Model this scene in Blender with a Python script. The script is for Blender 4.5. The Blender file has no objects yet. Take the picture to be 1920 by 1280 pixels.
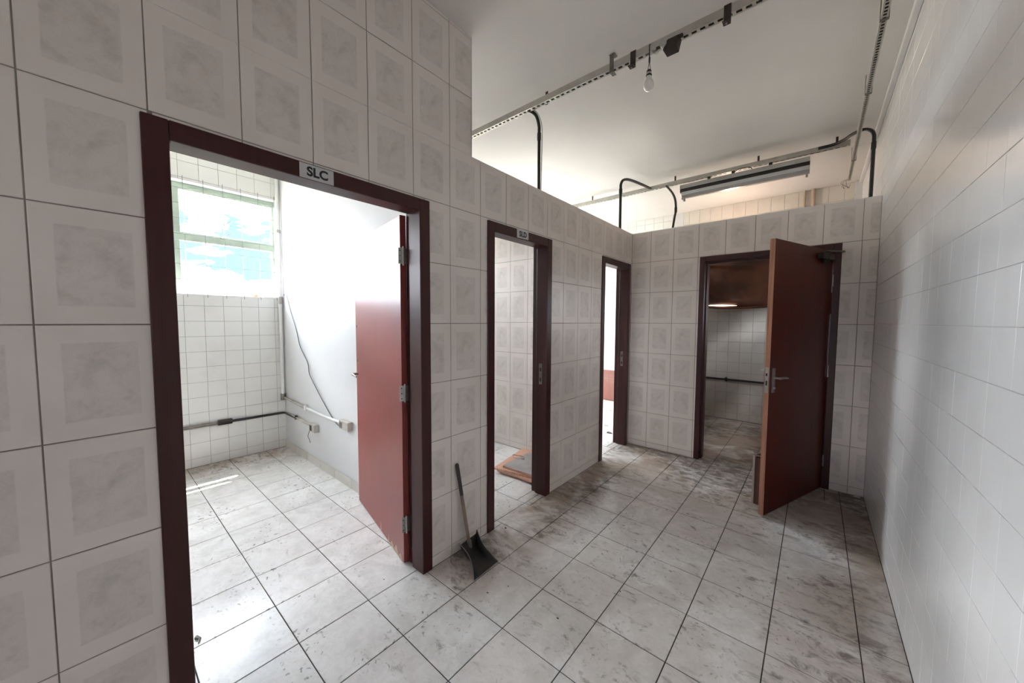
import bpy, math, random
from mathutils import Vector, Matrix
random.seed(7)
D = bpy.data
SC = bpy.context.scene
COL = SC.collection

# ------------------------------------------------------------------ camera
F_PX, YAW, PITCH, ROLL = 670.92, -0.70328, 0.05772, 0.00483
CAM = Vector((0.0, 0.0, 1.4484))
_f = Vector((math.sin(YAW) * math.cos(PITCH), math.cos(YAW) * math.cos(PITCH), -math.sin(PITCH)))
_r = Vector((math.cos(YAW), -math.sin(YAW), 0.0))
_u = _r.cross(_f)
RI = _r * math.cos(ROLL) + _u * math.sin(ROLL)
UP = -_r * math.sin(ROLL) + _u * math.cos(ROLL)
cd = D.cameras.new('camera')
cd.sensor_fit = 'HORIZONTAL'
cd.sensor_width = 36.0
cd.lens = F_PX / 1920.0 * 36.0
cd.clip_start = 0.02
cam = D.objects.new('camera', cd)
COL.objects.link(cam)
M = Matrix((RI, UP, -_f)).transposed().to_4x4()
M.translation = CAM
cam.matrix_world = M
SC.camera = cam


def project(p):
    d = Vector(p) - CAM
    w = d.dot(_f)
    if w < 0.05:
        return None
    return (960 + F_PX * d.dot(RI) / w, 640 - F_PX * d.dot(UP) / w)


# ------------------------------------------------------------------ world, sun, exposure
SKY = 8.0
SUN = 22.0
EXPOSURE = 3.08
SC.view_settings.view_transform = 'Standard'
SC.view_settings.look = 'None'
SC.view_settings.gamma = 1.0
SC.view_settings.use_curve_mapping = False
SC.view_settings.exposure = EXPOSURE
SC.cycles.max_bounces = 14
SC.cycles.diffuse_bounces = 10
SC.cycles.glossy_bounces = 6
SC.cycles.transparent_max_bounces = 12
SC.cycles.caustics_reflective = False
SC.cycles.caustics_refractive = False

world = D.worlds.new('sky')
SC.world = world
world.use_nodes = True
nt = world.node_tree
nt.nodes.clear()


def N(t, typ, **kw):
    n = t.nodes.new(typ)
    for k, v in kw.items():
        setattr(n, k, v)
    return n


tc = N(nt, 'ShaderNodeTexCoord')
mp = N(nt, 'ShaderNodeMapping')
mp.inputs['Scale'].default_value = (1.0, 1.0, 2.2)
nz = N(nt, 'ShaderNodeTexNoise')
nz.inputs['Scale'].default_value = 4.6
nz.inputs['Detail'].default_value = 5
nz.inputs['Roughness'].default_value = 0.55
rp = N(nt, 'ShaderNodeValToRGB')
rp.color_ramp.elements[0].position = 0.485
rp.color_ramp.elements[0].color = (0.0118, 0.034, 0.062, 1)
rp.color_ramp.elements[1].position = 0.57
rp.color_ramp.elements[1].color = (0.93, 0.95, 1.0, 1)
sep = N(nt, 'ShaderNodeSeparateXYZ')
gr = N(nt, 'ShaderNodeValToRGB')
gr.color_ramp.elements[0].position = 0.49
gr.color_ramp.elements[1].position = 0.51
mr = N(nt, 'ShaderNodeMapRange')
mr.inputs['From Min'].default_value = -1
mr.inputs['From Max'].default_value = 1
mx = N(nt, 'ShaderNodeMix', data_type='RGBA')
mx.inputs['A'].default_value = (0.16, 0.15, 0.13, 1)
bg = N(nt, 'ShaderNodeBackground')
bg.inputs['Strength'].default_value = SKY
ow = N(nt, 'ShaderNodeOutputWorld')
L = nt.links
L.new(tc.outputs['Generated'], mp.inputs['Vector'])
L.new(mp.outputs[0], nz.inputs['Vector'])
L.new(nz.outputs['Fac'], rp.inputs[0])
L.new(tc.outputs['Generated'], sep.inputs[0])
L.new(sep.outputs['Z'], mr.inputs['Value'])
L.new(mr.outputs[0], gr.inputs[0])
L.new(gr.outputs[0], mx.inputs['Factor'])
L.new(rp.outputs[0], mx.inputs['B'])
L.new(mx.outputs['Result'], bg.inputs['Color'])
L.new(bg.outputs[0], ow.inputs['Surface'])

sl = D.lights.new('sun', 'SUN')
sl.energy = SUN
sl.angle = 0.009
sl.color = (1.0, 0.95, 0.86)
so = D.objects.new('sun', sl)
COL.objects.link(so)
so.rotation_euler = Vector((0.31, -0.23, -1.0)).to_track_quat('-Z', 'Y').to_euler()

# ------------------------------------------------------------------ layout (metres)
XL, XLB = -1.655, -1.795          # left partition, its two faces
XR = 0.36                         # right wall
YF, YFB = 4.092, 4.222            # far partition
YB = 6.11                         # rearmost wall
YN = -3.6                         # wall behind the camera
XW, XWO = -4.578, -4.785          # outside wall with the windows
ZL, ZC = 2.452, 3.155             # top of the low partitions, ceiling
YS = 1.408                        # white side wall of the first side room
YE = 1.560                        # end of the full-height wall
Y2 = 3.09                         # side wall of the second side room
FX, FY = -1.3914, 0.8769          # floor joint grid
FTX, FTY = 0.32, 0.3264
WTU, WTV, WZ0 = 0.2481, 0.3415, 0.065

FILL_BACKWIN = (-1.50, -0.88, 1.30, 2.20)      # x0,x1,z0,z1 : unseen window added behind the camera for more light
FILL_REARWIN = (5.00, 5.50, 1.55, 2.05)        # y0,y1,z0,z1 : unseen window added to light the rear room, hidden by the far wall
WINDOWS = [(-0.96, 1.386, 1.68, 2.76), (1.66, 3.00, 1.80, 2.70), (3.35, 5.85, 1.30, 2.90)]
for i, (a, b, c, d) in enumerate(WINDOWS):
    al = D.lights.new('window_portal', 'AREA')
    al.shape = 'RECTANGLE'
    al.size, al.size_y = b - a, d - c
    al.cycles.is_portal = True
    ao = D.objects.new('window_portal', al)
    COL.objects.link(ao)
    ao.matrix_world = Matrix(((0, 0, -1, XWO + 0.01), (1, 0, 0, (a + b) / 2), (0, -1, 0, (c + d) / 2), (0, 0, 0, 1)))

for mw, sx, sy in ((Matrix(((1, 0, 0, (FILL_BACKWIN[0] + FILL_BACKWIN[1]) / 2), (0, 0, -1, YN - 0.14), (0, 1, 0, (FILL_BACKWIN[2] + FILL_BACKWIN[3]) / 2), (0, 0, 0, 1))), FILL_BACKWIN[1] - FILL_BACKWIN[0], FILL_BACKWIN[3] - FILL_BACKWIN[2]),
                   (Matrix(((0, 0, 1, XR + 0.14), (1, 0, 0, (FILL_REARWIN[0] + FILL_REARWIN[1]) / 2), (0, 1, 0, (FILL_REARWIN[2] + FILL_REARWIN[3]) / 2), (0, 0, 0, 1))), FILL_REARWIN[1] - FILL_REARWIN[0], FILL_REARWIN[3] - FILL_REARWIN[2])):
    al = D.lights.new('window_portal', 'AREA')
    al.shape = 'RECTANGLE'
    al.size, al.size_y = sx, sy
    al.cycles.is_portal = True
    ao = D.objects.new('window_portal', al)
    COL.objects.link(ao)
    ao.matrix_world = mw


# ------------------------------------------------------------------ materials
def mat(name, color, rough=0.5, metal=0.0, spec=0.5, noise=0.0, nscale=8.0, bump=0.0, bscale=60.0, coat=0.0, emit=None):
    m = D.materials.new(name)
    m.use_nodes = True
    t = m.node_tree
    b = t.nodes['Principled BSDF']
    b.inputs['Base Color'].default_value = (*color, 1)
    b.inputs['Roughness'].default_value = rough
    b.inputs['Metallic'].default_value = metal
    b.inputs['Specular IOR Level'].default_value = spec
    b.inputs['Coat Weight'].default_value = coat
    b.inputs['Coat Roughness'].default_value = 0.12
    if emit:
        b.inputs['Emission Color'].default_value = (*emit[0], 1)
        b.inputs['Emission Strength'].default_value = emit[1]
    co = N(t, 'ShaderNodeTexCoord')
    if noise:
        n = N(t, 'ShaderNodeTexNoise')
        n.inputs['Scale'].default_value = nscale
        n.inputs['Detail'].default_value = 6
        t.links.new(co.outputs['Object'], n.inputs['Vector'])
        r = N(t, 'ShaderNodeMapRange')
        r.inputs['From Min'].default_value = 0.3
        r.inputs['From Max'].default_value = 0.7
        r.inputs['To Min'].default_value = 1 - noise
        r.inputs['To Max'].default_value = 1 + noise * 0.5
        t.links.new(n.outputs['Fac'], r.inputs['Value'])
        v = N(t, 'ShaderNodeVectorMath', operation='SCALE')
        v.inputs[0].default_value = color
        t.links.new(r.outputs[0], v.inputs['Scale'])
        t.links.new(v.outputs[0], b.inputs['Base Color'])
    if bump:
        n2 = N(t, 'ShaderNodeTexNoise')
        n2.inputs['Scale'].default_value = bscale
        n2.inputs['Detail'].default_value = 3
        t.links.new(co.outputs['Object'], n2.inputs['Vector'])
        bm_ = N(t, 'ShaderNodeBump')
        bm_.inputs['Strength'].default_value = bump
        bm_.inputs['Distance'].default_value = 0.002
        t.links.new(n2.outputs['Fac'], bm_.inputs['Height'])
        t.links.new(bm_.outputs[0], b.inputs['Normal'])
    return m


def mathn(t, op, a, b=None, c=None, clamp=False):
    n = N(t, 'ShaderNodeMath', operation=op)
    n.use_clamp = clamp
    for i, v in enumerate((a, b, c)):
        if v is None:
            continue
        if hasattr(v, 'links'):
            t.links.new(v, n.inputs[i])
        else:
            n.inputs[i].default_value = v
    return n.outputs[0]


def ramp(t, v, lo, hi, smooth=True):
    n = N(t, 'ShaderNodeMapRange')
    n.interpolation_type = 'SMOOTHSTEP' if smooth else 'LINEAR'
    n.inputs['From Min'].default_value = lo
    n.inputs['From Max'].default_value = hi
    t.links.new(v, n.inputs['Value'])
    return n.outputs[0]


def rgbmix(t, fac, a, b, mode='MIX'):
    n = N(t, 'ShaderNodeMix', data_type='RGBA', blend_type=mode)
    if hasattr(fac, 'links'):
        t.links.new(fac, n.inputs['Factor'])
    else:
        n.inputs['Factor'].default_value = fac
    for k, v in (('A', a), ('B', b)):
        if hasattr(v, 'links'):
            t.links.new(v, n.inputs[k])
        else:
            n.inputs[k].default_value = (*v, 1)
    return n.outputs['Result']


def noise(t, vec, scale, detail=4, rough=0.5, dist=0.0, w=None):
    n = N(t, 'ShaderNodeTexNoise')
    n.inputs['Scale'].default_value = scale
    n.inputs['Detail'].default_value = detail
    n.inputs['Roughness'].default_value = rough
    n.inputs['Distortion'].default_value = dist
    t.links.new(vec, n.inputs['Vector'])
    if w is not None:
        n.noise_dimensions = '4D'
        t.links.new(w, n.inputs['W'])
    return n.outputs['Fac']


def tile_random(t):
    oi = N(t, 'ShaderNodeObjectInfo')
    ge = N(t, 'ShaderNodeNewGeometry')
    s = mathn(t, 'ADD', mathn(t, 'MULTIPLY', oi.outputs['Random'], 37.0), mathn(t, 'MULTIPLY', ge.outputs['Random Per Island'], 53.0))
    return s, ge.outputs['Position']


def printed_tile_mat():
    """decorated wall tile: pale border round a marbled rectangle"""
    m = D.materials.new('printed_wall_tile')
    m.use_nodes = True
    t = m.node_tree
    b = t.nodes['Principled BSDF']
    rnd, pos = tile_random(t)
    uv = N(t, 'ShaderNodeTexCoord')
    sp = N(t, 'ShaderNodeSeparateXYZ')
    t.links.new(uv.outputs['UV'], sp.inputs[0])
    du = mathn(t, 'ABSOLUTE', mathn(t, 'SUBTRACT', sp.outputs['X'], 0.49))
    dv = mathn(t, 'ABSOLUTE', mathn(t, 'SUBTRACT', sp.outputs['Y'], 0.50))
    wob = mathn(t, 'MULTIPLY', noise(t, uv.outputs['UV'], 9, 3, 0.6, 0, rnd), 0.03)
    iu = mathn(t, 'SUBTRACT', 1.0, ramp(t, mathn(t, 'ADD', du, wob), 0.322, 0.338))
    iv = mathn(t, 'SUBTRACT', 1.0, ramp(t, mathn(t, 'ADD', dv, wob), 0.352, 0.366))
    inside = mathn(t, 'MULTIPLY', iu, iv)
    # marbling : veins and clouds, a slightly different cut on every tile
    k4 = mathn(t, 'MODULO', mathn(t, 'FLOOR', rnd), 3.0)
    vm = N(t, 'ShaderNodeVectorMath', operation='MULTIPLY')
    t.links.new(uv.outputs['UV'], vm.inputs[0])
    vm.inputs[1].default_value = (1.0, 1.35, 1.0)
    cl = noise(t, vm.outputs[0], 3.2, 4, 0.55, 0.8, k4)
    ve = noise(t, vm.outputs[0], 5.5, 5, 0.6, 1.6, k4)
    vein = mathn(t, 'SUBTRACT', 1.0, ramp(t, mathn(t, 'ABSOLUTE', mathn(t, 'SUBTRACT', ve, 0.5)), 0.0, 0.06))
    dark = mathn(t, 'ADD', mathn(t, 'MULTIPLY', ramp(t, cl, 0.45, 0.72), 0.9), mathn(t, 'MULTIPLY', vein, 0.22), clamp=True)
    tint = noise(t, vm.outputs[0], 2.3, 2, 0.5, 0, k4)
    mk = rgbmix(t, ramp(t, tint, 0.40, 0.62), (0.40, 0.355, 0.32), (0.37, 0.37, 0.335))
    field = rgbmix(t, mathn(t, 'ADD', mathn(t, 'MULTIPLY', dark, 0.40), 0.08), (0.72, 0.66, 0.625), mk)
    edge = (0.75, 0.69, 0.65)
    col = rgbmix(t, inside, edge, field)
    dirt = noise(t, pos, 2.2, 5, 0.6)
    col = rgbmix(t, mathn(t, 'MULTIPLY', ramp(t, dirt, 0.45, 0.8), 0.18), col, (0.33, 0.29, 0.25))
    t.links.new(col, b.inputs['Base Color'])
    b.inputs['Roughness'].default_value = 0.34
    b.inputs['Specular IOR Level'].default_value = 0.45
    return m


def plain_tile_mat(name, base, rough, tintv=0.05, soil=(0.35, 0.29, 0.22), soilamt=0.25, low=None):
    m = D.materials.new(name)
    m.use_nodes = True
    t = m.node_tree
    b = t.nodes['Principled BSDF']
    rnd, pos = tile_random(t)
    wn = N(t, 'ShaderNodeTexWhiteNoise', noise_dimensions='1D')
    t.links.new(rnd, wn.inputs['W'])
    col = rgbmix(t, mathn(t, 'MULTIPLY', wn.outputs['Value'], tintv * 2), base, tuple(c * 0.8 for c in base))
    d = noise(t, pos, 2.6, 6, 0.62, 0.4)
    amt = mathn(t, 'MULTIPLY', ramp(t, d, 0.46, 0.76), soilamt)
    if low:
        sp = N(t, 'ShaderNodeSeparateXYZ')
        t.links.new(pos, sp.inputs[0])
        lw = mathn(t, 'SUBTRACT', 1.0, ramp(t, mathn(t, 'ADD', sp.outputs['Z'], mathn(t, 'MULTIPLY', d, 0.3)), 0.1, low))
        amt = mathn(t, 'ADD', amt, mathn(t, 'MULTIPLY', lw, soilamt * 0.8), clamp=True)
    col = rgbmix(t, amt, col, soil)
    t.links.new(col, b.inputs['Base Color'])
    b.inputs['Roughness'].default_value = rough
    b.inputs['Specular IOR Level'].default_value = 0.5
    bn = N(t, 'ShaderNodeBump')
    bn.inputs['Strength'].default_value = 0.12
    bn.inputs['Distance'].default_value = 0.003
    t.links.new(noise(t, pos, 7, 2), bn.inputs['Height'])
    t.links.new(bn.outputs[0], b.inputs['Normal'])
    return m


def floor_tile_mat():
    m = D.materials.new('marbled_floor_tile')
    m.use_nodes = True
    t = m.node_tree
    b = t.nodes['Principled BSDF']
    rnd, pos = tile_random(t)
    sp = N(t, 'ShaderNodeSeparateXYZ')
    t.links.new(pos, sp.inputs[0])
    X, Y = sp.outputs['X'], sp.outputs['Y']
    cl = noise(t, pos, 5.0, 5, 0.6, 1.2, rnd)
    vn = noise(t, pos, 9.0, 5, 0.65, 2.0, rnd)
    vein = mathn(t, 'SUBTRACT', 1.0, ramp(t, mathn(t, 'ABSOLUTE', mathn(t, 'SUBTRACT', vn, 0.5)), 0.0, 0.07))
    col = rgbmix(t, ramp(t, cl, 0.35, 0.75), (0.79, 0.785, 0.785), (0.63, 0.625, 0.62))
    col = rgbmix(t, mathn(t, 'MULTIPLY', vein, 0.14), col, (0.42, 0.41, 0.40))
    # ---- dirt trodden in: heaviest in the passage to the rear room, along the left wall and the right side
    rear = mathn(t, 'MULTIPLY', ramp(t, Y, 2.0, 3.9), ramp(t, X, -1.75, -1.35))
    right = ramp(t, X, -0.55, 0.36)
    side = mathn(t, 'SUBTRACT', 1.0, ramp(t, mathn(t, 'ABSOLUTE', mathn(t, 'ADD', X, 1.50)), 0.05, 0.42))
    side = mathn(t, 'MULTIPLY', side, ramp(t, Y, 0.9, 1.5))
    wall = mathn(t, 'MULTIPLY', mathn(t, 'SUBTRACT', 1.0, ramp(t, X, -4.5, -4.05)), 0.8)
    main = mathn(t, 'MULTIPLY', ramp(t, X, -1.8, -0.6), 0.33)
    w = mathn(t, 'MAXIMUM', mathn(t, 'MAXIMUM', rear, mathn(t, 'MULTIPLY', right, 0.85)), mathn(t, 'MAXIMUM', mathn(t, 'MULTIPLY', side, 1.0), mathn(t, 'MAXIMUM', wall, main)))
    w = mathn(t, 'ADD', w, 0.06, clamp=True)
    # film of grey-brown dust
    film = noise(t, pos, 1.9, 6, 0.62, 0.8)
    famt = mathn(t, 'MULTIPLY', ramp(t, film, 0.26, 0.58), mathn(t, 'MULTIPLY', w, 0.95))
    col = rgbmix(t, famt, col, (0.31, 0.235, 0.18))
    zone = mathn(t, 'SUBTRACT', 1.0, ramp(t, mathn(t, 'ABSOLUTE', mathn(t, 'SUBTRACT', Y, 3.88)), 0.22, 0.42))
    zone = mathn(t, 'MULTIPLY', zone, ramp(t, X, -1.3, -1.0))
    # trodden smudges, broken up and slightly drawn out along the passage
    mpn = N(t, 'ShaderNodeMapping')
    mpn.inputs['Scale'].default_value = (1.6, 3.2, 1.0)
    mpn.inputs['Rotation'].default_value = (0, 0, 0.6)
    t.links.new(pos, mpn.inputs['Vector'])
    sm = noise(t, mpn.outputs[0], 5.2, 10, 0.76, 0.5)
    thr = mathn(t, 'SUBTRACT', mathn(t, 'SUBTRACT', 0.600, mathn(t, 'MULTIPLY', w, 0.14)), mathn(t, 'MULTIPLY', zone, 0.07))
    sma = mathn(t, 'MULTIPLY', mathn(t, 'SUBTRACT', sm, thr), 8.0, clamp=True)
    sma = mathn(t, 'MULTIPLY', sma, ramp(t, noise(t, pos, 1.5, 3, 0.5, 0.3), 0.36, 0.52))
    col = rgbmix(t, mathn(t, 'MULTIPLY', sma, 0.80), col, (0.11, 0.090, 0.075))
    # pale plaster splashes in the doorway to the rear room
    pl = noise(t, mpn.outputs[0], 3.3, 6, 0.6, 1.6)
    pa = mathn(t, 'MULTIPLY', mathn(t, 'MULTIPLY', mathn(t, 'SUBTRACT', pl, 0.50), 10.0, clamp=True), zone)
    col = rgbmix(t, mathn(t, 'MULTIPLY', pa, 0.6), col, (0.56, 0.55, 0.55))
    # small marks
    sk = noise(t, pos, 42, 3, 0.5, 0.5)
    gate = ramp(t, noise(t, pos, 3.1, 3), 0.42, 0.62)
    ska = mathn(t, 'MULTIPLY', mathn(t, 'MULTIPLY', mathn(t, 'SUBTRACT', sk, 0.61), 14.0, clamp=True), mathn(t, 'MULTIPLY', gate, 0.75))
    col = rgbmix(t, ska, col, (0.15, 0.135, 0.12))
    t.links.new(col, b.inputs['Base Color'])
    ro = mathn(t, 'ADD', 0.20, mathn(t, 'MULTIPLY', mathn(t, 'ADD', famt, sma, clamp=True), 0.35))
    t.links.new(ro, b.inputs['Roughness'])
    b.inputs['Specular IOR Level'].default_value = 0.42
    return m


def painted_wood_mat(name, color, rough, grain=0.12, coat=0.0, scratch=0.35):
    m = D.materials.new(name)
    m.use_nodes = True
    t = m.node_tree
    b = t.nodes['Principled BSDF']
    co = N(t, 'ShaderNodeTexCoord')
    mpn = N(t, 'ShaderNodeMapping')
    mpn.inputs['Scale'].default_value = (18, 18, 0.8)
    t.links.new(co.outputs['Object'], mpn.inputs['Vector'])
    g = noise(t, mpn.outputs[0], 3, 5, 0.6, 0.4)
    big = noise(t, co.outputs['Object'], 2.2, 4)
    c1 = rgbmix(t, ramp(t, g, 0.3, 0.7), tuple(c * (1 - grain) for c in color), tuple(min(1, c * (1 + grain)) for c in color))
    c2 = rgbmix(t, mathn(t, 'MULTIPLY', ramp(t, big, 0.5, 0.75), 0.25), c1, tuple(c * 0.6 for c in color))
    sc = noise(t, mpn.outputs[0], 9, 2)
    c2 = rgbmix(t, mathn(t, 'MULTIPLY', mathn(t, 'MULTIPLY', mathn(t, 'SUBTRACT', sc, 0.73), 20, clamp=True), scratch), c2, (0.55, 0.38, 0.30))
    t.links.new(c2, b.inputs['Base Color'])
    b.inputs['Roughness'].default_value = rough
    b.inputs['Specular IOR Level'].default_value = 0.5
    b.inputs['Coat Weight'].default_value = coat
    b.inputs['Coat Roughness'].default_value = 0.15
    bn = N(t, 'ShaderNodeBump')
    bn.inputs['Strength'].default_value = 0.15
    bn.inputs['Distance'].default_value = 0.001
    t.links.new(g, bn.inputs['Height'])
    t.links.new(bn.outputs[0], b.inputs['Normal'])
    return m


M_WT = printed_tile_mat()
M_FT = floor_tile_mat()
M_RT = plain_tile_mat('white_glazed_tile', (0.82, 0.82, 0.82), 0.16, 0.03, soilamt=0.10)
M_ST = plain_tile_mat('small_white_tile', (0.74, 0.74, 0.72), 0.25, 0.08, soilamt=0.16, low=0.5)
M_KT = plain_tile_mat('rear_room_tile', (0.62, 0.585, 0.53), 0.3, 0.08, soilamt=0.35, low=0.9)
M_PINK = plain_tile_mat('pink_dado_tile', (0.30, 0.12, 0.095), 0.3, 0.15, soilamt=0.3)
M_BB = plain_tile_mat('baseboard_tile', (0.56, 0.53, 0.49), 0.35, 0.06, soilamt=0.3)
M_GROUT_F = mat('floor_grout', (0.055, 0.047, 0.042), 0.9, noise=0.4, nscale=5)
M_GROUT_W = mat('wall_grout', (0.27, 0.24, 0.21), 0.9, noise=0.3, nscale=4)
M_GROUT_S = mat('white_grout', (0.36, 0.35, 0.33), 0.9, noise=0.35, nscale=4)
M_GROUT_R = mat('pale_grout', (0.47, 0.47, 0.46), 0.8, noise=0.2, nscale=4)
M_PLASTER = mat('white_painted_plaster', (0.60, 0.60, 0.61), 0.6, noise=0.05, nscale=2, bump=0.15, bscale=14)
M_CEIL = mat('ceiling_paint', (0.68, 0.66, 0.635), 0.75, noise=0.05, nscale=1.2, bump=0.25, bscale=5)
M_FRAME = painted_wood_mat('dark_red_gloss_paint', (0.044, 0.0085, 0.0075), 0.40, 0.12, 0.0, 0.0)
M_LEAF = painted_wood_mat('red_gloss_door_paint', (0.235, 0.048, 0.040), 0.36, 0.06, 0.0, 0.05)
M_LEAF4 = painted_wood_mat('red_brown_door_varnish', (0.085, 0.013, 0.006), 0.32, 0.2, 0.0)
M_EDGE = painted_wood_mat('bare_wood_edge', (0.50, 0.34, 0.22), 0.6, 0.2)
M_EDGE4 = painted_wood_mat('worn_door_edge', (0.42, 0.20, 0.12), 0.45, 0.25)
for m_, sp_ in ((M_LEAF4, 0.22), (M_FRAME, 0.38)):
    m_.node_tree.nodes['Principled BSDF'].inputs['Specular IOR Level'].default_value = sp_
M_STEEL = mat('brushed_steel', (0.55, 0.54, 0.52), 0.32, 1.0, noise=0.15, nscale=30)
M_TARN = mat('tarnished_steel', (0.22, 0.20, 0.18), 0.45, 0.8, noise=0.3, nscale=25)
M_GALV = mat('galvanised_channel', (0.50, 0.485, 0.44), 0.42, 0.55, noise=0.15, nscale=12)
M_DARKMET = mat('dark_bracket_steel', (0.055, 0.045, 0.038), 0.5, 0.5, noise=0.3, nscale=20)
M_BLACK = mat('black_conduit', (0.016, 0.014, 0.013), 0.4, noise=0.3, nscale=20)
M_PVC = mat('white_pvc', (0.72, 0.72, 0.72), 0.35, noise=0.06, nscale=6)
M_PVCG = mat('soiled_pvc', (0.42, 0.39, 0.35), 0.45, noise=0.25, nscale=9)
M_GREEN = mat('pale_green_frame_paint', (0.42, 0.50, 0.42), 0.4, noise=0.12, nscale=10)
M_WIRE = mat('wire', (0.28, 0.30, 0.30), 0.4, 0.4)
M_FIX = mat('grey_enamel', (0.42, 0.42, 0.40), 0.35, 0.2, noise=0.08, nscale=8)
M_FIXR = mat('fixture_reflector', (0.62, 0.63, 0.64), 0.25, 0.5)
M_BULB = mat('frosted_bulb', (0.80, 0.79, 0.76), 0.12, coat=0.6)
M_PAN = mat('black_dustpan', (0.017, 0.014, 0.013), 0.42, noise=0.35, nscale=14)
M_PANU = mat('dustpan_rim', (0.20, 0.19, 0.18), 0.5, noise=0.2, nscale=14)
M_HANDLE = painted_wood_mat('handle_wood', (0.23, 0.16, 0.12), 0.5, 0.25)
M_GRIP = mat('handle_grip', (0.04, 0.03, 0.028), 0.5, noise=0.2)
M_BOARD = painted_wood_mat('reddish_board', (0.62, 0.36, 0.26), 0.6, 0.12)
M_BOARDG = mat('grey_laminate', (0.36, 0.34, 0.335), 0.5, noise=0.25, nscale=6)
M_RUST = mat('rusted_hood', (0.10, 0.036, 0.018), 0.30, 0.2, noise=0.85, nscale=2.6, bump=0.3, bscale=4)
M_PAPER = mat('paper', (0.72, 0.70, 0.66), 0.8, noise=0.1)
M_SIGN = mat('sign_white', (0.56, 0.56, 0.575), 0.45, noise=0.05, nscale=10)
M_INK = mat('sign_ink', (0.012, 0.012, 0.015), 0.5)
M_PIPE = mat('beige_pipe', (0.40, 0.31, 0.24), 0.5, noise=0.1)
M_OUTER = mat('outer_render', (0.55, 0.53, 0.50), 0.8, noise=0.1, nscale=3)
M_GAPGLOW = mat('hood_gap_glow', (0.9, 0.85, 0.75), 0.4, emit=((1.0, 0.80, 0.62), 0.5))
M_ADDBULB = mat('added_bulb_glow', (0.9, 0.8, 0.7), 0.4, emit=((1.0, 0.76, 0.60), 50.0))
M_FOIL = mat('crumpled_foil', (0.42, 0.37, 0.30), 0.5, noise=0.3, nscale=20)
M_DEBRIS = mat('debris', (0.10, 0.085, 0.075), 0.8, noise=0.3)
M_BRICKD = mat('brick_crumb', (0.42, 0.16, 0.09), 0.8, noise=0.3)
M_CABLE = mat('grey_cable', (0.10, 0.10, 0.11), 0.5)
M_FIBRE = painted_wood_mat('brown_fibreboard', (0.09, 0.035, 0.022), 0.6, 0.2)
M_FIBREE = mat('fibreboard_edge', (0.40, 0.35, 0.30), 0.7, noise=0.1)


def glass_mat():
    m = D.materials.new('window_glass')
    m.use_nodes = True
    t = m.node_tree
    t.nodes.clear()
    o = N(t, 'ShaderNodeOutputMaterial')
    tr = N(t, 'ShaderNodeBsdfTransparent')
    tr.inputs[0].default_value = (0.93, 0.94, 0.94, 1)
    gl = N(t, 'ShaderNodeBsdfGlossy')
    gl.inputs['Roughness'].default_value = 0.02
    fr = N(t, 'ShaderNodeLayerWeight')
    mxs = N(t, 'ShaderNodeMixShader')
    fa = mathn(t, 'ADD', mathn(t, 'MULTIPLY', mathn(t, 'POWER', fr.outputs['Facing'], 5.0), 0.6), 0.03)
    t.links.new(fa, mxs.inputs[0])
    t.links.new(tr.outputs[0], mxs.inputs[1])
    t.links.new(gl.outputs[0], mxs.inputs[2])
    t.links.new(mxs.outputs[0], o.inputs[0])
    return m


M_GLASS = glass_mat()


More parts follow.
